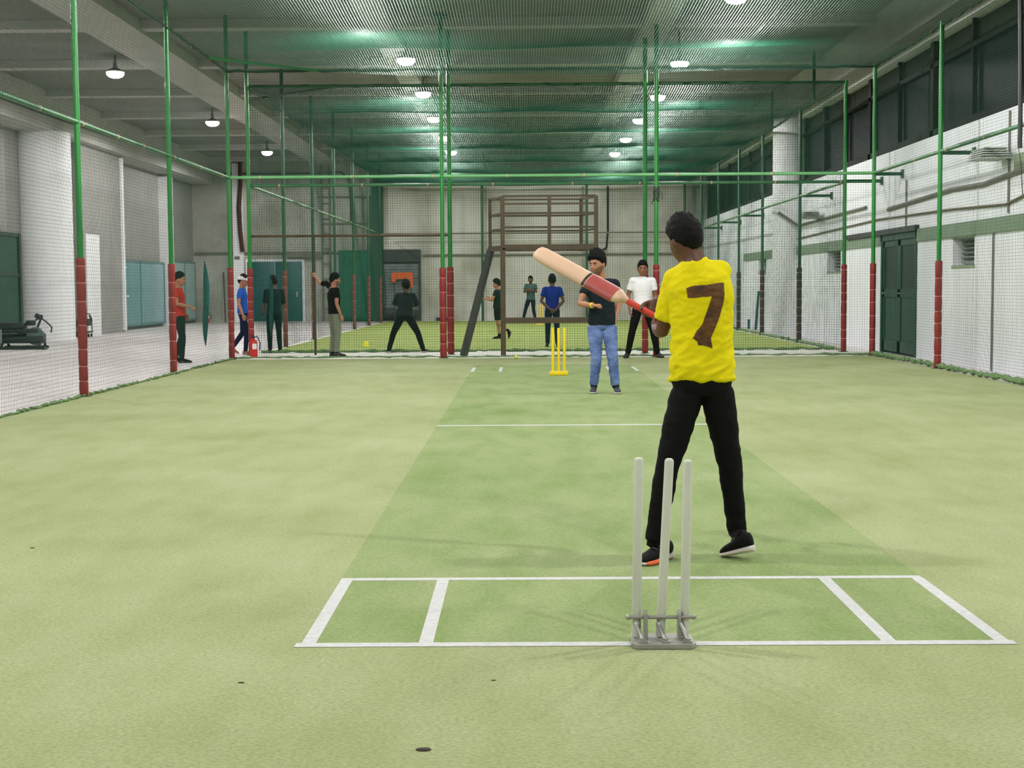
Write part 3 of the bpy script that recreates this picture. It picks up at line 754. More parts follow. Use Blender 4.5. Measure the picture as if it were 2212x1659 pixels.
    if face:
        for sx in (-1, 1):
            e = MB().blob(J['head']+HR @ V((sx*.029, .0815, .008))*kh, (.0135*kh, .009*kh, .0065*kh), HR, 10, 8).build('eye', M_eye, root)
            MB().blob(J['head']+HR @ V((sx*.029, .0895, .008))*kh, (.006*kh, .003*kh, .006*kh), HR, 8, 6).build('iris', M_iris, e)
            MB().tube([J['head']+HR @ V((sx*a, y, z))*kh for a, y, z in ((.012, .094, .024), (.03, .092, .030), (.046, .080, .025))], [.0035*kh, .0048*kh, .0028*kh], 6).build('eyebrow', hairm, root)
        MB().blob(J['head']+HR @ V((0, .094, -.062))*kh, (.022*kh, .008*kh, .0065*kh), HR, 12, 8).build('mouth', M_lip, root)
        if beard:
            def bg(d):
                x, y, z = d
                t = 1.0 if (y > .05 and z < -.42+.30*min(1, abs(x)*1.3)) else 0
                if abs(x) < .26 and -.60 < z < -.46 and y > 0: t = 0
                return .92+.092*t
            MB().blob(J['head'], None, HR, 60, 50, head_fn(kh, bg)).build('beard', mat('stubble', (128, 88, 68), .8, var=.2, scale=60), root, smooth=80)
    # shirt
    if shirt:
        sb = MB(); kk = k*b*kshirt
        sb.loft(torso_rings(J, kk, [(-.12-shirtlen, .176, .132), (.0, .173, .130), (.2, .168, .126), (.5, .161, .119), (.8, .168, .123), (1.0, .174, .126), (1.25, .176, .122), (1.5, .166, .110), (1.72, .118, .088), (1.9, .078, .074), (1.97, .070, .068)]), 24)
        for s in 'RL':
            c0 = J['neck'].lerp(J['sh'+s], .35)-V((0, 0, .042*k)); e = J['sh'+s].lerp(J['el'+s], sleeve)
            sb.tube([c0, J['sh'+s]], [x*kk for x in (.062, .060)], 16).tube([J['sh'+s], J['sh'+s].lerp(J['el'+s], sleeve*.5), e], [x*kk for x in (.060, .061, .061)], 16)
        # rounded shoulder cap
            sb.blob(J['sh'+s], (.060*kk, .060*kk, .058*kk))
        so = sb.remesh('shirt', shirt, root, vox, smooth_it, disp=shirt_disp)
        if collar:
            cr = torso_rings(J, k, [(1.93, .074, .070), (2.03, .066, .064), (2.05, .068, .066), (1.90, .082, .078)])
            MB().loft(cr, 20, cap=False).build('collar', shirt, root)
    # trousers
    tb = MB(); kt = k*b*tr_w
    tb.loft(torso_rings(J, k*b, [(.18, .146, .106), (.06, .156, .114), (-.08, .164, .122), (-.22, .152, .114), (-.30, .12, .095)]), 22)
    for s in 'RL':
        h, n_, a = J['hip'+s], J['kn'+s], J['an'+s]
        if shorts:
            tb.tube([h, h.lerp(n_, .4), h.lerp(n_, .85)], [x*kt for x in (.092, .098, .094)], 16)
        else:
            tb.tube([h, h.lerp(n_, .35), n_, n_.lerp(a, .3), n_.lerp(a, .75), n_.lerp(a, cuff)], [x*kt for x in (.093, .088, .067, .064, .055, .054)], 16)
    tb.remesh('shorts' if shorts else 'trousers', trousers, root, vox, 4, disp=tr_disp)
    # shoes
    for s in 'RL':
        he, to, an = J['heel'+s], J['toe'+s], J['an'+s]
        d = (to-he); L_ = d.length; d = d.normalized(); rt, u = perp(d)
        if u.z < 0: u = -u; rt = -rt
        def ring(q, a, h0, h1): # q along, half width a, bottom h0, top h1
            return (he+d*(q*L_)+u*((h0+h1)/2*k), rt, u, a*k, (h1-h0)/2*k)
        so_ = MB().loft([ring(-.03, .018, .004, .034), ring(.03, .034, 0, .038), (ring(.3, .037, .001, .034)), ring(.6, .045, 0, .030), ring(.82, .044, 0, .027), ring(.97, .030, .003, .026), ring(1.03, .012, .010, .022)], 18)
        up_ = MB().loft([ring(-.02, .014, .03, .070), ring(.03, .030, .022, .098), ring(.2, .036, .02, .108), ring(.38, .038, .018, .092), ring(.6, .042, .016, .070), ring(.82, .041, .014, .056), ring(.97, .026, .014, .040), ring(1.01, .010, .018, .032)], 18)
        su = up_.build('shoe', shoe, root, smooth=70)
        so_.build('sole', sole, su, smooth=60)
        lc = MB()
        for q, z in ((.36, .098), (.45, .088), (.54, .078)):
            lc.tube([he+d*(q*L_)+u*(z-.012)*k+rt*.026*k, he+d*(q*L_+.01)+u*(z)*k, he+d*(q*L_)+u*(z-.012)*k-rt*.026*k], .004*k, 6)
        MB().tube([an.lerp(J['kn'+s], .18), an, he+d*(.24*L_)+u*.07*k], [.042*k, .044*k, .040*k], 12).build('sock', sockm or MATS['black_trousers'], root)
        lc.build('laces', mat('shoe_laces', (60, 60, 62), .7), su)
    return root, J

M_black_tr = cloth('black_trousers', (13, 13, 14)); M_shoeblk = mat('black_shoe_mesh', (12, 12, 14), .75, bump=.3, bscale=150, spec=.2)
M_solew = mat('white_rubber_sole', (222, 212, 206), .6, var=.1, scale=20); M_soled = mat('dark_rubber_sole', (40, 38, 36), .7)

# --- batsman in yellow
BX, BY = .875, 7.05
B0 = V((BX, BY, 0))
def L(u, v, Y): return at(u, v, Y)-B0
def G(u, v, z=0.0): return atz(u, v, z)-B0
hc = L(1402, 676, 7.40)
# bat axis: from the hands up to the tip, true length 0.72 from grip centre to toe
Yt = 7.70
for _ in range(30):
    tip = L(1160, 543, Yt); e = (tip-hc).length-.73; Yt -= e*.8
ax = (tip-hc).normalized()
jb = dict(pelvis=L(1516, 806, 7.05), chest=L(1516, 650, 7.06), neck=L(1497, 557, 7.05), head=L(1481, 521, 7.07),
          shL=L(1456, 604, 7.10), shR=L(1556, 586, 7.07), elL=L(1430, 716, 7.14), elR=L(1512, 668, 7.30),
          hipL=L(1484, 850, 7.05), hipR=L(1548, 845, 7.05), knL=L(1441, 1010, 7.0), knR=L(1577, 1005, 7.10), anL=L(1414, 1170, 6.98), anR=L(1592, 1150, 7.12),
          heelL=G(1446, 1206), toeL=G(1384, 1224), heelR=L(1629, 1196, 6.98), toeR=G(1560, 1203), head_fwd=(-.52, .85, -.05), handR=(0, 0, -1), handL=(0, 0, -1))
jb['heelR'].z = max(jb['heelR'].z, .045)
# grips: bottom hand (right) nearer the blade
def grip(c, wdir, k=.99):
    d = (wdir-ax*wdir.dot(ax)).normalized(); n = ax.cross(d).normalized()
    return d, n
hs = {}
for s, c, sgn in (('R', hc+ax*.005, 1), ('L', hc-ax*.095, 1)):
    wdir = c-jb['el'+s]
    d = (wdir-ax*wdir.dot(ax)).normalized(); n = ax.cross(d)
    n = n if n.z > 0 else -n
    w = c-n*.033-d*.078
    jb['wr'+s] = w
    t = d.cross(n); ts = 1 if t.dot(ax) > 0 else -1
    hs[s] = (d, n, 1.28, ts)
jb = {a: V(p) for a, p in jb.items()}
M_yel = cloth('yellow_jersey', (232, 216, 14), var=.06, scale=3, bump=.15)
pr, _ = person('person batting with back turned, yellow T-shirt with big brown 7, black trousers', B0, jb, 1.74, SK3, M_yel, M_black_tr, M_shoeblk, M_solew, vox=.0075, build=.93, sleeve=.78, shorthair=.019, handspec=hs,
       shirt_disp=lambda p, n: wr(.010, 5.0, (1, 1, 3.4), 3, (.98, 1.28), .5)(p, n)+wr(.0025, 16, (1, 1, 2), 5)(p, n), tr_disp=wr(.004, 7, (1, 1, 1.6), 8), tr_w=.96, shirtlen=-.015, cuff=.99, kshirt=1.0, smooth_it=16, headk=.99)
for c in pr.children:
    if c.name.startswith('shoe'): c['label'] = 'black running shoe with white sole'
# orange patch on the left sole's toe
lf = [c for c in pr.children if c.name.startswith('shoe')][1]
d = (jb['toeL']-jb['heelL']); rt, u = perp(d)
tp = MB()
for sx in (-1, 1):
    side = V((d.y, -d.x, 0)).normalized()*sx
    tp.tube([jb['heelL']+d*.58+side*.044+V((0, 0, .017)), jb['heelL']+d*.78+side*.0445+V((0, 0, .016)), jb['heelL']+d*.93+side*.034+V((0, 0, .015))], [.010, .012, .010], 8, ball=True)
tp.build('orange_sole_patch', mat('orange_rubber', (240, 110, 60), .6), lf)
for c in pr.children:
    if c.name.startswith('shoe'):
        pass
# the number on the back, laid on the shirt surface
shirt_o = [c for c in pr.children if c.name.startswith('shirt')][0]
bvh = BVHTree.FromPolygons([p.co.copy() for p in shirt_o.data.vertices], [tuple(f.vertices) for f in shirt_o.data.polygons])
seven = [(1484, 622), (1500, 617), (1530, 615), (1553, 611), (1566, 611), (1567, 636), (1564, 657), (1556, 684), (1547, 706), (1536, 731), (1540, 753), (1524, 747), (1509, 746), (1507, 738), (1498, 731), (1505, 716), (1517, 702), (1528, 672), (1539, 640), (1520, 641), (1500, 644), (1487, 644)]
poly = [(L(u, v, 6.93).x, L(u, v, 6.93).z) for u, v in seven]
def inside(x, z):
    c = False; j = len(poly)-1
    for i in range(len(poly)):
        if (poly[i][1] > z) != (poly[j][1] > z) and x < (poly[j][0]-poly[i][0])*(z-poly[i][1])/(poly[j][1]-poly[i][1])+poly[i][0]: c = not c
        j = i
    return c
g = .0026; xs = [p[0] for p in poly]; zs = [p[1] for p in poly]
cache = {}; nb = MB()
def hitp(i, j):
    if (i, j) not in cache:
        x, z = min(xs)+i*g, min(zs)+j*g
        h = bvh.ray_cast(V((x, -1.0, z)), V((0, 1, 0)))
        if h[0] is None: cache[(i, j)] = None
        else:
            nb.v.append(tuple(h[0]+V((0, -.0022, 0)))); cache[(i, j)] = len(nb.v)-1
    return cache[(i, j)]
for i in range(int((max(xs)-min(xs))/g)+1):
    for j in range(int((max(zs)-min(zs))/g)+1):
        x, z = min(xs)+(i+.5)*g, min(zs)+(j+.5)*g
        if inside(x, z) and not (noise.noise(V((x*60, z*60, 3))) > .80):
            q = [hitp(i, j), hitp(i+1, j), hitp(i+1, j+1), hitp(i, j+1)]
            if None not in q: nb.f.append(tuple(q))
num = nb.build('number_seven', mat('brown_print', (104, 66, 20), .7, var=.5, scale=22, rgb2=(70, 44, 16)), pr, smooth=80)
num['label'] = 'large brown brush-stroke numeral seven on the back'
# bat
bat = empty('cricket_bat', B0+hc, 'wooden cricket bat with red sticker held out by the person in yellow', 'cricket bat')
sd = V((0, 0, 1)); sd = (sd-ax*sd.dot(ax)).normalized(); fc = ax.cross(sd)
rotb = Matrix.Rotation(math.radians(52), 3, ax); sd = rotb @ sd; fc = rotb @ fc
M_wood = mat('willow_wood', (222, 186, 156), .5, var=.1, scale=3, stretch=(1, 1, 1)); M_gripr = mat('red_rubber_grip', (214, 62, 48), .6, bump=.4, bscale=200); M_stk = mat('red_sticker', (172, 80, 76), .45, var=.2, scale=12)
MB().tube([ax*-.16, ax*-.155, ax*.13, ax*.14], [.014, .0175, .0165, .012], 14).build('handle', M_gripr, bat)
bl_ = []
for q, a, b_, off in ((.135, .014, .014, 0), (.165, .030, .022, 0), (.20, .050, .024, .002), (.32, .054, .026, .004), (.50, .054, .030, .006), (.62, .054, .031, .006), (.70, .052, .022, .003), (.725, .044, .015, 0), (.733, .03, .010, 0)):
    bl_.append((ax*q+fc*off, sd, fc, a, b_))
MB().loft(bl_, 20).build('blade', M_wood, bat, smooth=50)
st_ = MB().loft([(ax*q+fc*.0035, sd, fc, .0545, .0268) for q in (.21, .27, .33, .38)], 20, cap=False)
st_.build('sticker', M_stk, bat)
MB().loft([(ax*q+fc*.0025, sd, fc, .0528+.001*(q > .19), .0262) for q in (.385, .40)], 20, cap=False).build('sticker_edge', mat('dark_sticker', (52, 40, 36), .5), bat)

# --- bowler in jeans
Q0 = V((1.0, 18.05, 0))
def L2(u, v, Y): return at(u, v, Y)-Q0
jq = dict(pelvis=L2(1300, 694, 18.05), chest=L2(1300, 640, 18.03), neck=L2(1299, 601, 18.03), head=L2(1291, 571, 17.98),
          shR=L2(1270, 613, 18.02), shL=L2(1328, 612, 18.08), elR=L2(1253, 656, 17.95), wrR=L2(1281, 660, 17.78), elL=L2(1337, 652, 18.16), wrL=L2(1331, 682, 18.05),
          hipR=L2(1285, 706, 18.05), hipL=L2(1316, 706, 18.05), knR=L2(1288, 774, 17.98), knL=L2(1323, 772, 17.96), anR=L2(1283, 832, 18.05), anL=L2(1330, 834, 17.98),
          heelR=L2(1284, 843, 18.12), toeR=L2(1280, 853, 17.86), heelL=L2(1331, 845, 18.05), toeL=L2(1335, 855, 17.8), head_fwd=(-.62, -.78, -.16), handR=(1, -.6, .1), handL=(0, -.3, -1))
for q in ('heelR', 'toeR', 'heelL', 'toeL'): jq[q] = V(jq[q]); jq[q].z = 0.003
M_jean = mat('blue_denim', (122, 144, 196), .88, scale=4.5, rgb2=(78, 98, 152), bump=.25, bscale=90, spec=.2); M_navy = cloth('dark_navy_tee', (26, 36, 42))
fdir = V(jq['wrR'])-V(jq['elR'])
qr, _ = person('person in dark T-shirt and blue jeans walking up the pitch behind the bat', Q0, jq, 1.78, SK2, M_navy, M_jean, mat('dark_grey_shoe', (52, 54, 62), .7), M_solew, vox=.008, shorthair=.03, face=True, beard=True, build=1.0,
       handspec={'R': (V((.9, -.45, .05)), V((0, .3, -1)), 1.2, 1), 'L': (V((-.1, -.15, -1)), V((-1, 0, 0)), .5, 1)}, tr_disp=wr(.006, 6, (1, 1, 2.4), 4), shirt_disp=wr(.004, 6, (1, 1, 2), 9))
wq = V(jq['wrR']); dq = fdir.normalized()
rt, u_ = perp(dq)
MB().loft([(wq-dq*.035, rt, u_, .034, .034), (wq-dq*.028, rt, u_, .038, .038), (wq-dq*.008, rt, u_, .038, .038), (wq-dq*.002, rt, u_, .033, .033)], 14).build('wrist_band', mat('yellow_wrist_band', (222, 186, 70), .4, metal=.3), qr)

# --- person in white polo
W0 = V((2.24, 26.85, 0))
jw = std(1.80, PI, anR=(.27, 0, .085), heelR=(.27, -.07, 0), toeR=(.34, .19, 0), knR=(.19, .02, .5), anL=(-.27, 0, .085), heelL=(-.27, -.07, 0), toeL=(-.36, .17, 0), knL=(-.19, .03, .5), pelvis=(0, 0, .93), elR=(.26, -.06, 1.14), wrR=(.24, .02, .9), head_fwd=(.05, 1, -.02))
person('person in white collared shirt and black trousers standing by the back net', W0, jw, 1.82, SK1, cloth('white_polo', (240, 236, 240), var=.04), M_black_tr, mat('dark_grey_sneaker', (44, 44, 46), .7), M_soled, vox=.009, face=True, collar=True, build=1.0, sleeve=.62, shirt_disp=wr(.004, 6, (1, 1, 2), 2))

# --- person in red in the left aisle
R0 = V((-6.33, 26.1, 0))
jr = std(1.64, -PI/2, elR=(.23, .02, 1.15), wrR=(.10, .24, 1.10), elL=(-.23, -.10, 1.15), wrL=(-.22, .06, .95), anR=(.08, .05, .085), heelR=(.08, -.01, 0), toeR=(.09, .25, 0), anL=(-.09, -.12, .09), heelL=(-.09, -.17, .02), toeL=(-.10, .08, 0), knR=(.10, .08, .5))
person('person in red T-shirt walking in the left aisle behind a padded post', R0, jr, 1.64, SK2, cloth('red_tee', (190, 52, 44)), cloth('dark_green_trousers', (24, 40, 38)), M_shoeblk, M_soled, vox=.01, face=True, sleeve=.55)

# --- person in blue with white cap
C0 = V((-5.76, 29.15, 0))
jc = std(1.62, -PI/2, anR=(.08, .06, .085), heelR=(.08, 0, 0), toeR=(.09, .24, 0), knR=(.1, .1, .5), anL=(-.08, -.28, .13), heelL=(-.08, -.35, .10), toeL=(-.08, -.13, .005), knL=(-.1, -.03, .48))
person('person in blue shirt and white cap walking behind the corner post', C0, jc, 1.60, SK2, cloth('bright_blue_shirt', (44, 96, 200)), cloth('navy_trousers', (22, 30, 62)), mat('brown_sandal', (150, 104, 84), .7), mat('pale_brown_sole', (176, 140, 120), .7), vox=.01, cap=M_white, build=.94, sleeve=.6)

# --- dark figure beside
D0 = V((-5.22, 29.75, 0))
jd = std(1.60, math.radians(30), elR=(.25, .05, 1.13), wrR=(.16, .22, 1.05), wrL=(-.22, .16, .92))
person('person in all dark clothing standing just inside the far cage corner', D0, jd, 1.58, SK3, cloth('dark_teal_jacket', (18, 44, 46)), cloth('dark_teal_trousers', (16, 34, 36)), M_black, M_soled, vox=.01, sleeve=.97, build=.98)

# --- person in black T-shirt holding the entrance pole
K0 = V((-3.74, 28.12, 0))
def L3(u, v, Y): return at(u, v, Y)-K0
jk = std(1.62, math.radians(-62))
jk.update(shL=L3(705, 612, 28.25), elL=L3(692, 613, 28.42), wrL=L3(681, 598, 28.62), handL=V((-.2, 0, 1)), head_fwd=V((.9, .35, -.05)))
person('person in black T-shirt and grey trousers holding the entrance pole', K0, jk, 1.64, SK2, cloth('black_tee', (12, 13, 15)), cloth('grey_trousers', (124, 132, 112)), mat('dark_shoe', (46, 46, 42), .7), M_soled, vox=.0095, face=True, beard=True, sleeve=.6, tr_w=1.12,
       handspec={'L': (V((-.5, .3, .75)), V((.3, .8, -.2)), .95, 1)})

# --- dark batter in the far cage, wide stance
E0 = V((-2.46, 29.45, 0))
je = std(1.62, 0, pelvis=(0, 0, .84), chest=(.01, .06, 1.14), neck=(.02, .10, 1.34), head=(.02, .13, 1.49), shR=(.19, .08, 1.28), shL=(-.17, .09, 1.28), elR=(.26, .22, 1.06), wrR=(.04, .36, 1.02), elL=(-.25, .22, 1.08), wrL=(-.05, .38, 1.06),
         hipR=(.1, 0, .78), hipL=(-.1, 0, .78), knR=(.28, .08, .44), anR=(.40, -.03, .085), heelR=(.39, -.07, 0), toeR=(.47, .16, 0), knL=(-.27, .08, .44), anL=(-.36, -.03, .085), heelL=(-.35, -.07, 0), toeL=(-.42, .17, 0), handR=(-1, .2, 0), handL=(1, .2, 0), head_fwd=(-.3, .9, -.2))
person('person in black crouching with legs wide apart in the far cage', E0, je, 1.66, SK3, cloth('charcoal_top', (34, 42, 44)), cloth('black_track_pants', (14, 20, 20)), M_shoeblk, M_solew, vox=.01, sleeve=.97)

# --- boy in dark kit
F0 = V((-.68, 36.9, 0))
jf = std(1.53, math.radians(75), elR=(.25, .1, 1.16), wrR=(.18, .3, 1.22), elL=(-.24, .08, 1.15), wrL=(-.15, .3, 1.2), knL=(-.12, -.05, .5), anL=(-.14, -.38, .24), heelL=(-.14, -.46, .22), toeL=(-.14, -.40, .02))
person('person in dark T-shirt and shorts with one leg lifted behind the tower frame', F0, jf, 1.53, SK2, cloth('dark_green_tee', (22, 44, 42)), cloth('black_shorts', (14, 24, 24)), M_shoeblk, M_soled, vox=.01, shorts=True, shorthair=.022)

# --- person in grey at the far wall
H0 = V((.27, 54.0, 0))
jh = std(1.72, PI-.25, elR=(.25, .06, 1.16), wrR=(.08, .24, 1.2), elL=(-.25, .06, 1.16), wrL=(-.06, .26, 1.24), pelvis=(0, 0, .90), hipR=(.09, 0, .86), hipL=(-.09, 0, .86), anR=(.30, .02, .085), heelR=(.3, -.04, 0), toeR=(.36, .2, 0), knR=(.2, .06, .48), anL=(-.18, 0, .085), heelL=(-.18, -.06, 0), toeL=(-.22, .19, 0), handR=(-1, .4, .3), handL=(1, .4, .3))
person('person in grey green shirt standing near the far wall, hands before chest', H0, jh, 1.74, SK3, cloth('grey_green_shirt', (70, 92, 88)), cloth('dark_navy_pants', (24, 34, 44)), M_black, M_soled, vox=.011, sleeve=.6)

# --- person in blue, hands behind back
I0 = V((.64, 31.9, 0))
ji = std(1.60, 0, elR=(.27, -.07, 1.12), wrR=(.07, -.17, .90), elL=(-.27, -.07, 1.12), wrL=(-.06, -.18, .93), handR=(-1, -.1, -.4), handL=(1, -.1, -.4))
person('person in royal blue shirt seen from behind, hands clasped at the back', I0, ji, 1.62, SK3, cloth('royal_blue_shirt', (26, 48, 138)), cloth('dark_blue_pants', (26, 36, 58)), M_black, M_soled, vox=.0095, sleeve=.6, collar=True,
       handspec={'R': (V((-.9, -.1, -.35)), V((0, 1, .1)), .6, 1), 'L': (V((.9, -.1, -.35)), V((0, 1, .1)), .6, -1)})
# ------------------------------------------------------------------ wickets
M_stumpw = mat('worn_white_stump', (216, 220, 206), .55, var=.14, scale=9, stretch=(1, 1, .25))
ws = empty('spring_wicket', (.52, 5.36, .004), 'white three-stump practice wicket on a grey metal base, in front', 'wicket')
W_ = V((.52, 5.36, .004))
bpz = MB()
pl = [(-.122, -.075), (-.105, -.105), (.105, -.105), (.122, -.075), (.112, .075), (-.112, .075)]
bpz.prism(pl, 0, .016).box((0, -.098, .012), (.19, .012, .012), None, .003)
bpz.build('base_plate', mat('cast_grey_metal', (170, 168, 162), .5, metal=.35, var=.15, scale=25, bump=.1, bscale=80), ws)
for x in (-.062, .066):
    poly_ = [(-.03, 0), (.03, 0), (.022, .05), (.012, .10), (0, .112), (-.012, .10), (-.022, .05)]
    Mx = Matrix.Translation((x, -.005, .014)) @ Matrix(((0, 0, 1, 0), (1, 0, 0, 0), (0, 1, 0, 0), (0, 0, 0, 1)))
    MB().prism(poly_, -.007, .007, Mx).build('hinge_bracket', M_steel, ws)
rod = MB().tube([(-.125, -.005, .098), (.118, -.005, .098)], .0075, 10)
rod.blob((-.128, -.005, .098), (.011, .011, .011)).blob((.122, -.005, .098), (.011, .011, .011))
rod.build('hinge_rod', M_steel, ws)
for (ub, vb, ut, vt) in ((1374, 1384, 1380, 988), (1426, 1386, 1446, 990), (1478, 1384, 1486, 993)):
    pb = at(ub, vb, 5.37)-W_; pt_ = at(ut, vt, 5.40)-W_; pb.z = .022
    d = (pt_-pb).normalized()
    MB().tube([pb, pb+d*.01, pt_-d*.012, pt_-d*.004, pt_], [.0165, .0178, .0178, .015, .009], 18).build('stump', M_stumpw, ws, smooth=50)
    lx = pb.x*.92
    lv = MB().tube([(lx-.012, -.02, .075), (lx+.004, -.055, .045), (lx+.01, -.075, .024)], [.008, .009, .0095], 10, ball=True)
    lv.lathe([(.017, .0), (.017, .012), (.011, .013), (.011, .02)], (lx+.012, -.078, .014), 12)
    lv.build('spring_lever', M_steel, ws)
M_yel2 = mat('yellow_plastic', (246, 216, 8), .4, var=.05)
def plastic_wicket(x, y, label, m):
    e = empty('plastic_wicket', (x, y, .003), label, 'wicket')
    MB().box((0, 0, .03), (.285, .1, .06), None, .012).build('base', m, e)
    for dx in (-.088, 0, .088):
        MB().tube([(dx, 0, .05), (dx, 0, .70), (dx, 0, .715), (dx, 0, .722)], [.0225, .0215, .019, .010], 16).build('stump', m, e)
    return e
p = atz(1207, 811); plastic_wicket(p.x, p.y+.03, 'bright yellow plastic wicket standing at the bowling end of the pitch', M_yel2)
plastic_wicket(.57, 49.5, 'pale yellow plastic wicket far away beside the person in blue', mat('pale_yellow_plastic', (238, 206, 96), .5))
# balls and marker
def ball(u, v, r, label, m, z=0.0):
    p = atz(u, v, z); o = MB().blob((0, 0, 0), (r, r, r), None, 20, 14).build('tennis_ball', m, smooth=80, loc=(p.x, p.y, z+r))
    MB().tube([(r*1.005*math.cos(t), r*.6*math.sin(2*t)*.6, r*1.0*math.sin(t)*.98) for t in np.linspace(0, 6.283, 30)], .0016, 5).build('seam', M_white, o)
    return tag(o, label, 'ball')
ball(1115, 775.5, .036, 'yellow green tennis ball on the strip left of the yellow wicket', mat('tennis_felt', (206, 222, 60), .9, bump=.3, bscale=200))
p = atz(790, 749); mk = MB().lathe([(.085, 0), (.085, .012), (.07, .03), (.062, .11), (.05, .125), (0, .125)], (0, 0, 0), 24).build('marker_cone', mat('marker_yellow', (240, 232, 30), .5), loc=(p.x, p.y, .002)); tag(mk, 'small yellow marker on the far turf by the crouching person', 'marker')
for (u, v, s, lb) in ((915, 1620, .016, 'small brown dry leaf scrap on the turf at the bottom of the photo'), (521, 1475, .008, 'dark crumb on the turf at lower left'), (70, 1184, .009, 'dark crumb on the turf at the left edge'), (1066, 1470, .006, 'dark crumb on the turf in front of the white wicket')):
    p = atz(u, v, .002)
    def fnl(d, s=s): return V((d.x*s*1.5, d.y*s, max(-.2, d.z)*s*.35*(1+.5*noise.noise(V(d)*3))))
    o = MB().blob((0, 0, 0), None, None, 10, 8, fnl).build('leaf_scrap', mat('dark_leaf', (56, 48, 34), .8), loc=(p.x, p.y, .002+s*.08)); tag(o, lb, 'debris')
# ------------------------------------------------------------------ brown tower frame between the cages
tw = empty('tower_frame', (0, 27.75, 0), 'brown steel viewing tower frame with railings between the two cages', 'tower')
T0 = V((0, 27.75, 0))
FL, FR, RL, RR = V((-.40, 27.65, 0)), V((1.41, 27.65, 0)), V((-.66, 28.45, 0)), V((1.15, 28.45, 0))
def bar(a, b, r, name, m=M_rust):
    a, b = V(a)-T0, V(b)-T0; d = (b-a).normalized(); s, f = perp(d)
    mb = MB(); q = r*1.2
    pts = []
    o = 0
    vs = []
    for c in (a, b): vs += [c+s*r+f*r, c-s*r+f*r, c-s*r-f*r, c+s*r-f*r]
    mb.add(vs, [(0, 1, 2, 3), (7, 6, 5, 4), (0, 4, 5, 1), (1, 5, 6, 2), (2, 6, 7, 3), (3, 7, 4, 0)])
    return mb.build(name, m, tw, smooth=0)
Z = lambda p, z: V((p.x, p.y, z))
for c, nm in ((FL, 'leg'), (FR, 'leg'), (RL, 'rail_post'), (RR, 'rail_post')):
    z0 = 0 if nm == 'leg' else 2.08
    if c is FL or c is FR: bar(Z(c, .0), Z(c, 2.1), .05, nm); bar(Z(c, 2.1), Z(c, 3.1), .04, 'rail_post')
    else: bar(Z(c, z0), Z(c, 3.1), .032, nm)
mid = FL.lerp(FR, .5); bar(Z(mid, 2.12), Z(mid, 3.1), .035, 'rail_post')
for z in (3.1, 2.95, 2.77, 2.5): bar(Z(FL, z), Z(FR, z), .02 if z != 2.95 else .016, 'guard_rail')
for z in (3.08, 2.76, 2.46):
    bar(Z(RL, z), Z(FL, z), .022, 'guard_rail'); bar(Z(RL, z), Z(RR, z), .018, 'guard_rail'); bar(Z(RR, z), Z(FR, z), .018, 'guard_rail')
bar(Z(FL, 2.12), Z(FR, 2.12), .05, 'deck_beam'); bar(Z(RL, 2.1), Z(RR, 2.1), .045, 'deck_beam'); bar(Z(RL, 2.1), Z(FL, 2.1), .05, 'deck_beam'); bar(Z(RR, 2.1), Z(FR, 2.1), .05, 'deck_beam')
bar(Z(FL, .70), Z(FR, .70), .055, 'cross_beam')
bar((-.65, 28.4, 2.08), (-1.17, 27.5, 0.02), .055, 'slanting_brace', M_darksteel)['label'] = 'dark slanting brace'
# ------------------------------------------------------------------ fire extinguishers
def extinguisher(x, y, h, r, label, hose=1):
    e = empty('fire_extinguisher', (x, y, .009), label, 'fire extinguisher')
    MB().lathe([(r*.95, 0), (r, .015), (r, h*.8), (r*.85, h*.88), (r*.4, h*.93), (r*.3, h)], (0, 0, 0), 20).build('cylinder', mat('extinguisher_red', (206, 34, 30), .35), e, smooth=50)
    MB().box((0, 0, h+.02), (r*.5, r*.5, .05), None, .005).tube([(0, 0, h+.045), (-r*.9, -.02, h+.075)], .01, 6).tube([(0, 0, h+.03), (-r*1.0, -.02, h+.03)], .008, 6).build('valve', M_black, e)
    MB().tube([(0, 0, h+.02), (r*1.0*hose, 0, h+.04), (r*1.7*hose, 0, h*.75), (r*1.55*hose, 0, h*.35)], .012, 8).build('hose', M_black, e)
    lb = MB()
    n = 8; o = 0; vs = []
    for z in (h*.42, h*.72):
        for i in range(n): a = math.radians(-100+75*i/(n-1)); vs.append((r*1.01*math.cos(a), r*1.01*math.sin(a), z))
    lb.add(vs, [(i, i+1, n+i+1, n+i) for i in range(n-1)]); lb.build('paper_label', M_white, e)
    return e
extinguisher(-5.33, 28.0, .36, .075, 'red fire extinguisher with white label at the foot of the corner post')
p = atz(469, 694.5); extinguisher(p.x, 56.4, .36, .09, 'red fire extinguisher far off against the far wall')
# ------------------------------------------------------------------ hanging folds of green cloth
def fold(u, v0, v1, Y, w, label):
    a, b = at(u, v0, Y), at(u+6, v1, Y); mb = MB(); rings = []
    for i in range(15):
        t = i/14; c = a.lerp(b, t)+V((.02*math.sin(t*5), .02*math.cos(t*4), 0)); r = w*(math.sin(PI*t)**.75*.9+.06)*(1+.12*math.sin(9*t))
        rings.append((c, V((1, 0, 0)), V((0, 1, 0)), r, r*.45))
    mb.loft(rings, 14); o = mb.build('hanging_cloth', mat('dark_green_cloth', (8, 84, 78), .8, var=.3, scale=8, bump=.4, bscale=20)); return tag(o, label, 'cloth')
fold(441, 563, 748, 25.0, .062, 'narrow dark green cloth fold hanging in the left side net')
fold(582, 590, 726, 28.95, .05, 'narrow dark green cloth fold hanging beside the dark figure')
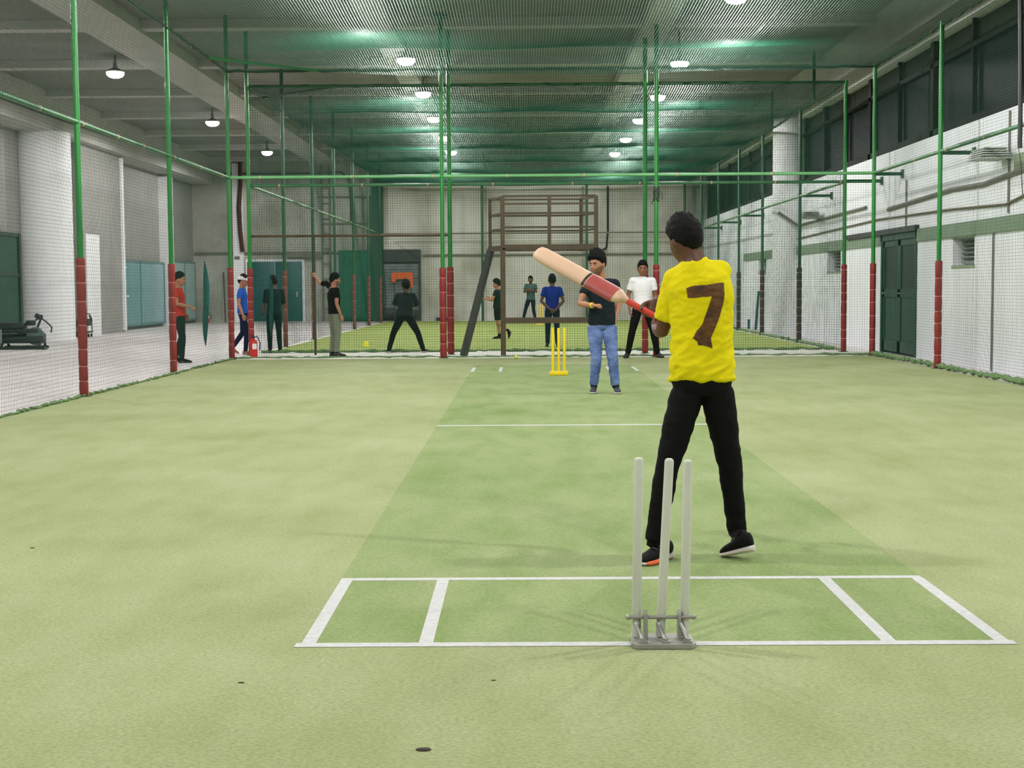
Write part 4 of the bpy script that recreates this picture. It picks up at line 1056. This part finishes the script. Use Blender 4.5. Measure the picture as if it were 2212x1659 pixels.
# ------------------------------------------------------------------ left aisle things
def sheet(x, y0, y1, z0, z1, label, name, m, cat, fm=None):
    o = MB().box2((x-.02, y0, z0), (x+.02, y1, z1)).build(name, m); tag(o, label, cat)
    if fm:
        mb = MB()
        for y in (y0, (y0+y1)/2, y1): mb.box2((x-.03, y-.03, z0), (x+.04, y+.03, z1))
        mb.box2((x-.03, y0, z1-.06), (x+.04, y1, z1)).box2((x-.03, y0, z0), (x+.04, y1, z0+.08)); mb.build('frame', fm, o)
    return o
sc = sheet(-13.05, 45.2, 51.6, .1, 2.3, 'teal tinted glass screen between the white strips on the left wall', 'glass_screen', M_glassteal, 'glass screen', mat('teal_frame', (92, 128, 130), .5))
hm = MB()
for y in (46.4, 46.6): hm.box((-12.98, y, 2.05 if y < 46.5 else 1.12), (.06, .12, .05), None, .01)
hm.build('handle', M_white, sc)
sheet(-13.05, 53.0, 56.5, .1, 2.4, 'paler teal glass panel in the left wall near the far corner', 'glass_screen', mat('pale_teal_glass', (150, 182, 180), .2), 'glass screen', MATS['teal_frame'])
g1 = MB().box2((-13.0, 33.2, .3), (-12.95, 36.6, 2.75)).build('green_screen', mat('dark_green_screen_mesh', (20, 66, 48), .75, var=.2, scale=2.5)); tag(g1, 'dark green netting screen on the left wall before the round column', 'screen')
fm = MB()
for y in (33.2, 36.5): fm.box2((-13.02, y-.04, 0), (-12.9, y+.1, 2.8))
fm.box2((-13.02, 33.2, 1.7), (-12.92, 36.6, 1.78)).box2((-13.02, 33.2, 2.7), (-12.92, 36.6, 2.8)); fm.build('frame', mat('black_green_frame', (16, 42, 32), .6), g1)
mt = MB().box2((-13.0, 33.4, 3.0), (-12.6, 37.2, 3.6))
# exercise machine
ex = empty('gym_machine', (-11.45, 32.4, 0), 'dark heap of gym machine frames with handlebars at the left edge', 'exercise machine')
M_gym = mat('gym_black', (30, 36, 38), .5, var=.3, scale=8); M_gymg = mat('gym_grey', (92, 108, 108), .5, var=.2, scale=5)
fr = MB()
fr.tube([(-.5, -.3, .04), (.62, -.3, .04)], .035, 8).tube([(-.5, .25, .04), (.5, .25, .04)], .035, 8).tube([(.6, -.42, .03), (.6, -.18, .03)], .03, 8).tube([(-.5, 0, .3), (.45, 0, .34)], .04, 8).tube([(.45, -.3, .04), (.5, 0, .34), (.42, .25, .04)], .03, 8).tube([(-.4, -.3, .04), (-.4, 0, .3), (-.4, .25, .04)], .03, 8)
fr.build('frame', M_gym, ex)
MB().box((-.05, 0, .42), (.9, .3, .1), None, .03).box((-.2, -.05, .54), (.6, .24, .12), None, .03).box((.05, -.06, .22), (.95, .22, .16), None, .03).build('bench', M_gym, ex)
MB().lathe([(.02, -.04), (.2, -.03), (.21, 0), (.2, .03), (.02, .04)], (.33, -.1, .3), 20, 'Y').build('flywheel', M_gymg, ex)
MB().tube([(.3, 0, .4), (.4, 0, .62), (.45, 0, .78)], .025, 8).tube([(.3, -.02, .66), (.42, 0, .72), (.56, -.02, .62), (.68, -.02, .5), (.66, -.02, .38)], .018, 8).build('handlebar', M_gym, ex)
MB().box((.38, 0, .74), (.16, .14, .1), Matrix.Rotation(.5, 3, 'Y'), .02).box((.2, -.02, .6), (.2, .16, .12), None, .03).build('console', M_gym, ex)
MB().box((-.52, -.3, .28), (.2, .3, .36), None, .01).build('side_box', mat('pale_grey_box', (150, 160, 152), .6), ex)
# trolley behind the post
p = atz(182, 728)
tr = empty('hand_trolley', (p.x, p.y, 0), 'small black and white trolley by the left wall, half hidden by the padded post', 'trolley')
MB().box((0, 0, .14), (.42, .35, .04), None, .01).box((0, 0, .42), (.34, .3, .2), None, .01).build('deck', mat('trolley_dark', (66, 56, 60), .6), tr)
MB().tube([(-.2, .1, .14), (-.2, .1, .62), (-.14, .1, .66), (.14, .1, .66), (.2, .1, .5), (.2, .1, .14)], .015, 8).tube([(.12, .1, .62), (.22, .05, .44)], .015, 8).build('handle', M_black, tr)
for sx in (-1, 1):
    for sy in (-1, 1): MB().lathe([(.02, -.02), (.05, -.018), (.05, .018), (.02, .02)], (sx*.17, sy*.13, .05), 14, 'X').build('wheel', M_black, tr)
for sy in (-1, 1): pass
# leaning sticks
o = MB().tube([at(483, 588, 56.8), V((at(487, 690, 56.4).x, 56.4, 0))], .03, 8).build('leaning_pole', M_darksteel); tag(o, 'dark pole leaning on the far wall beside the far extinguisher', 'pole')
pa = atx(1639, 629, 7.12); pb_ = V((7.0, pa.y-.2, 0.012))
o = MB().tube([pa, pb_], .04, 8).build('leaning_pole', M_teal); tag(o, 'dark green pole leaning on the right wall inside the far cage', 'pole')
pa = atx(1621, 690, 7.0); o = MB().tube([V((6.95, pa.y, .3)), V((6.95, pa.y, 0))], .04, 8).build('short_stake', M_teal); tag(o, 'short dark stake standing near the leaning pole on the right', 'stake')
# far wall ladder
ld = empty('wall_ladder', (-7.85, 56.85, 0), 'tall grey steel ladder frame fixed to the far wall behind the side net', 'ladder')
for x in (-.17, .14): MB().tube([(x, 0, 0), (x, 0, 6.2)], .035, 8).build('ladder_rail', M_conduit, ld)
for k in range(10): MB().tube([(-.17, 0, .5+k*.6), (.14, 0, .5+k*.6)], .022, 6).build('rung', M_conduit, ld)
MB().tube([(-.3, 0, 4.95), (1.8, 0, 4.95)], .03, 8).tube([(-.1, 0, 3.9), (1.7, 0, 3.9)], .022, 8).tube([(1.45, 0, 0), (1.45, 0, 5.0)], .03, 8).tube([(1.75, 0, 2), (1.75, 0, 5.0)], .03, 8).build('side_frame', M_conduit, ld)
# shutter door, tarpaulin, sign
sh = empty('roller_shutter', (-4.95, 56.9, 0), 'dark roller shutter doorway in the far wall behind the crouching person', 'shutter')
MB().box2((-.85, -.06, 0), (-.76, .08, 2.85)).box2((.76, -.06, 0), (.85, .08, 2.85)).box2((-.85, -.12, 2.35), (.85, .08, 2.85)).build('frame', mat('dark_shutter_frame', (40, 50, 46), .6), sh)
cu = MB()
for k in range(16): cu.box((0, 0, .5+k*.115), (1.52, .03, .10), Matrix.Rotation(.35, 3, 'X'))
cu.build('curtain', mat('shutter_slats', (128, 138, 138), .45, var=.35, scale=2), sh)
MB().box2((-.76, .02, 0), (.76, .06, 2.4)).build('back_panel', M_darksteel, sh)
MB().box((-.4, -.12, .3), (.6, .2, .4), None, .08).box((.3, -.12, .2), (.7, .2, .3), None, .06).build('floor_bundle', M_gym, sh)
sg = empty('orange_sign', (-4.83, 56.62, 1.7), 'orange bracket-shaped board in front of the roller shutter', 'sign')
MB().prism([(-.42, -.12), (-.42, .18), (-.34, .24), (.40, .24), (.44, .2), (.44, -.36), (.3, -.36), (.26, -.02), (-.2, -.02), (-.28, -.14)], -.02, .02, Matrix.Rotation(PI/2, 4, 'X')).build('board', mat('orange_paint', (196, 84, 30), .6), sg)
MB().tube([(-.3, 0, -.1), (-.3, 0, -1.7)], .02, 6).tube([(.37, 0, -.3), (.37, 0, -1.7)], .02, 6).build('stand', M_darksteel, sg)
tpn = MB(); N_ = 24
vs = []
for i in range(N_+1):
    for j in range(13):
        x = -7.35+1.55*i/N_; z = .03+2.8*j/12; vs.append((x, 56.72+.03*math.sin(i*1.1+.5*math.sin(j))+.01*math.sin(j*2), z))
tpn.add(vs, [(i*13+j, (i+1)*13+j, (i+1)*13+j+1, i*13+j+1) for i in range(N_) for j in range(12)])
o = tpn.build('green_tarpaulin', M_tarp); tag(o, 'green tarpaulin sheet hanging on the far wall left of the shutter', 'tarpaulin')
sd_ = o.modifiers.new('thick', 'SOLIDIFY'); sd_.thickness = .012
o = MB().box2((-9.4, 56.7, 2.55), (-8.0, 57.0, 2.75)).build('wall_unit', M_conduit); tag(o, 'grey box unit on the far wall above the right of the teal door', 'unit')
o = MB().box2((-3.5, 56.75, .01), (-2.9, 56.95, .13)).build('floor_block', M_black); tag(o, 'small black block on the floor at the foot of the far wall', 'block')
o = MB().box2((-11.5, 56.72, 2.5), (-11.3, 56.76, 2.62)).build('wall_switch', M_conduit); tag(o, 'small grey switch box on the white pilaster of the far wall', 'switch')

# ------------------------------------------------------------------ world and render look
w = bpy.data.worlds.new('night'); S.world = w; w.use_nodes = True
w.node_tree.nodes['Background'].inputs['Color'].default_value = (.02, .025, .03, 1)
w.node_tree.nodes['Background'].inputs['Strength'].default_value = .3
S.view_settings.view_transform = 'Standard'; S.view_settings.look = 'None'; S.view_settings.gamma = 1
S.view_settings.exposure = EXPOSURE
S.cycles.max_bounces = 5; S.cycles.diffuse_bounces = 3; S.cycles.glossy_bounces = 2; S.cycles.transmission_bounces = 2
S.cycles.sample_clamp_indirect = 6; S.cycles.sample_clamp_direct = 0
S.cycles.caustics_reflective = False; S.cycles.caustics_refractive = False
S.cycles.use_adaptive_sampling = True; S.cycles.adaptive_threshold = .02
S.cycles.use_denoising = True; S.cycles.denoiser = 'OPENIMAGEDENOISE'
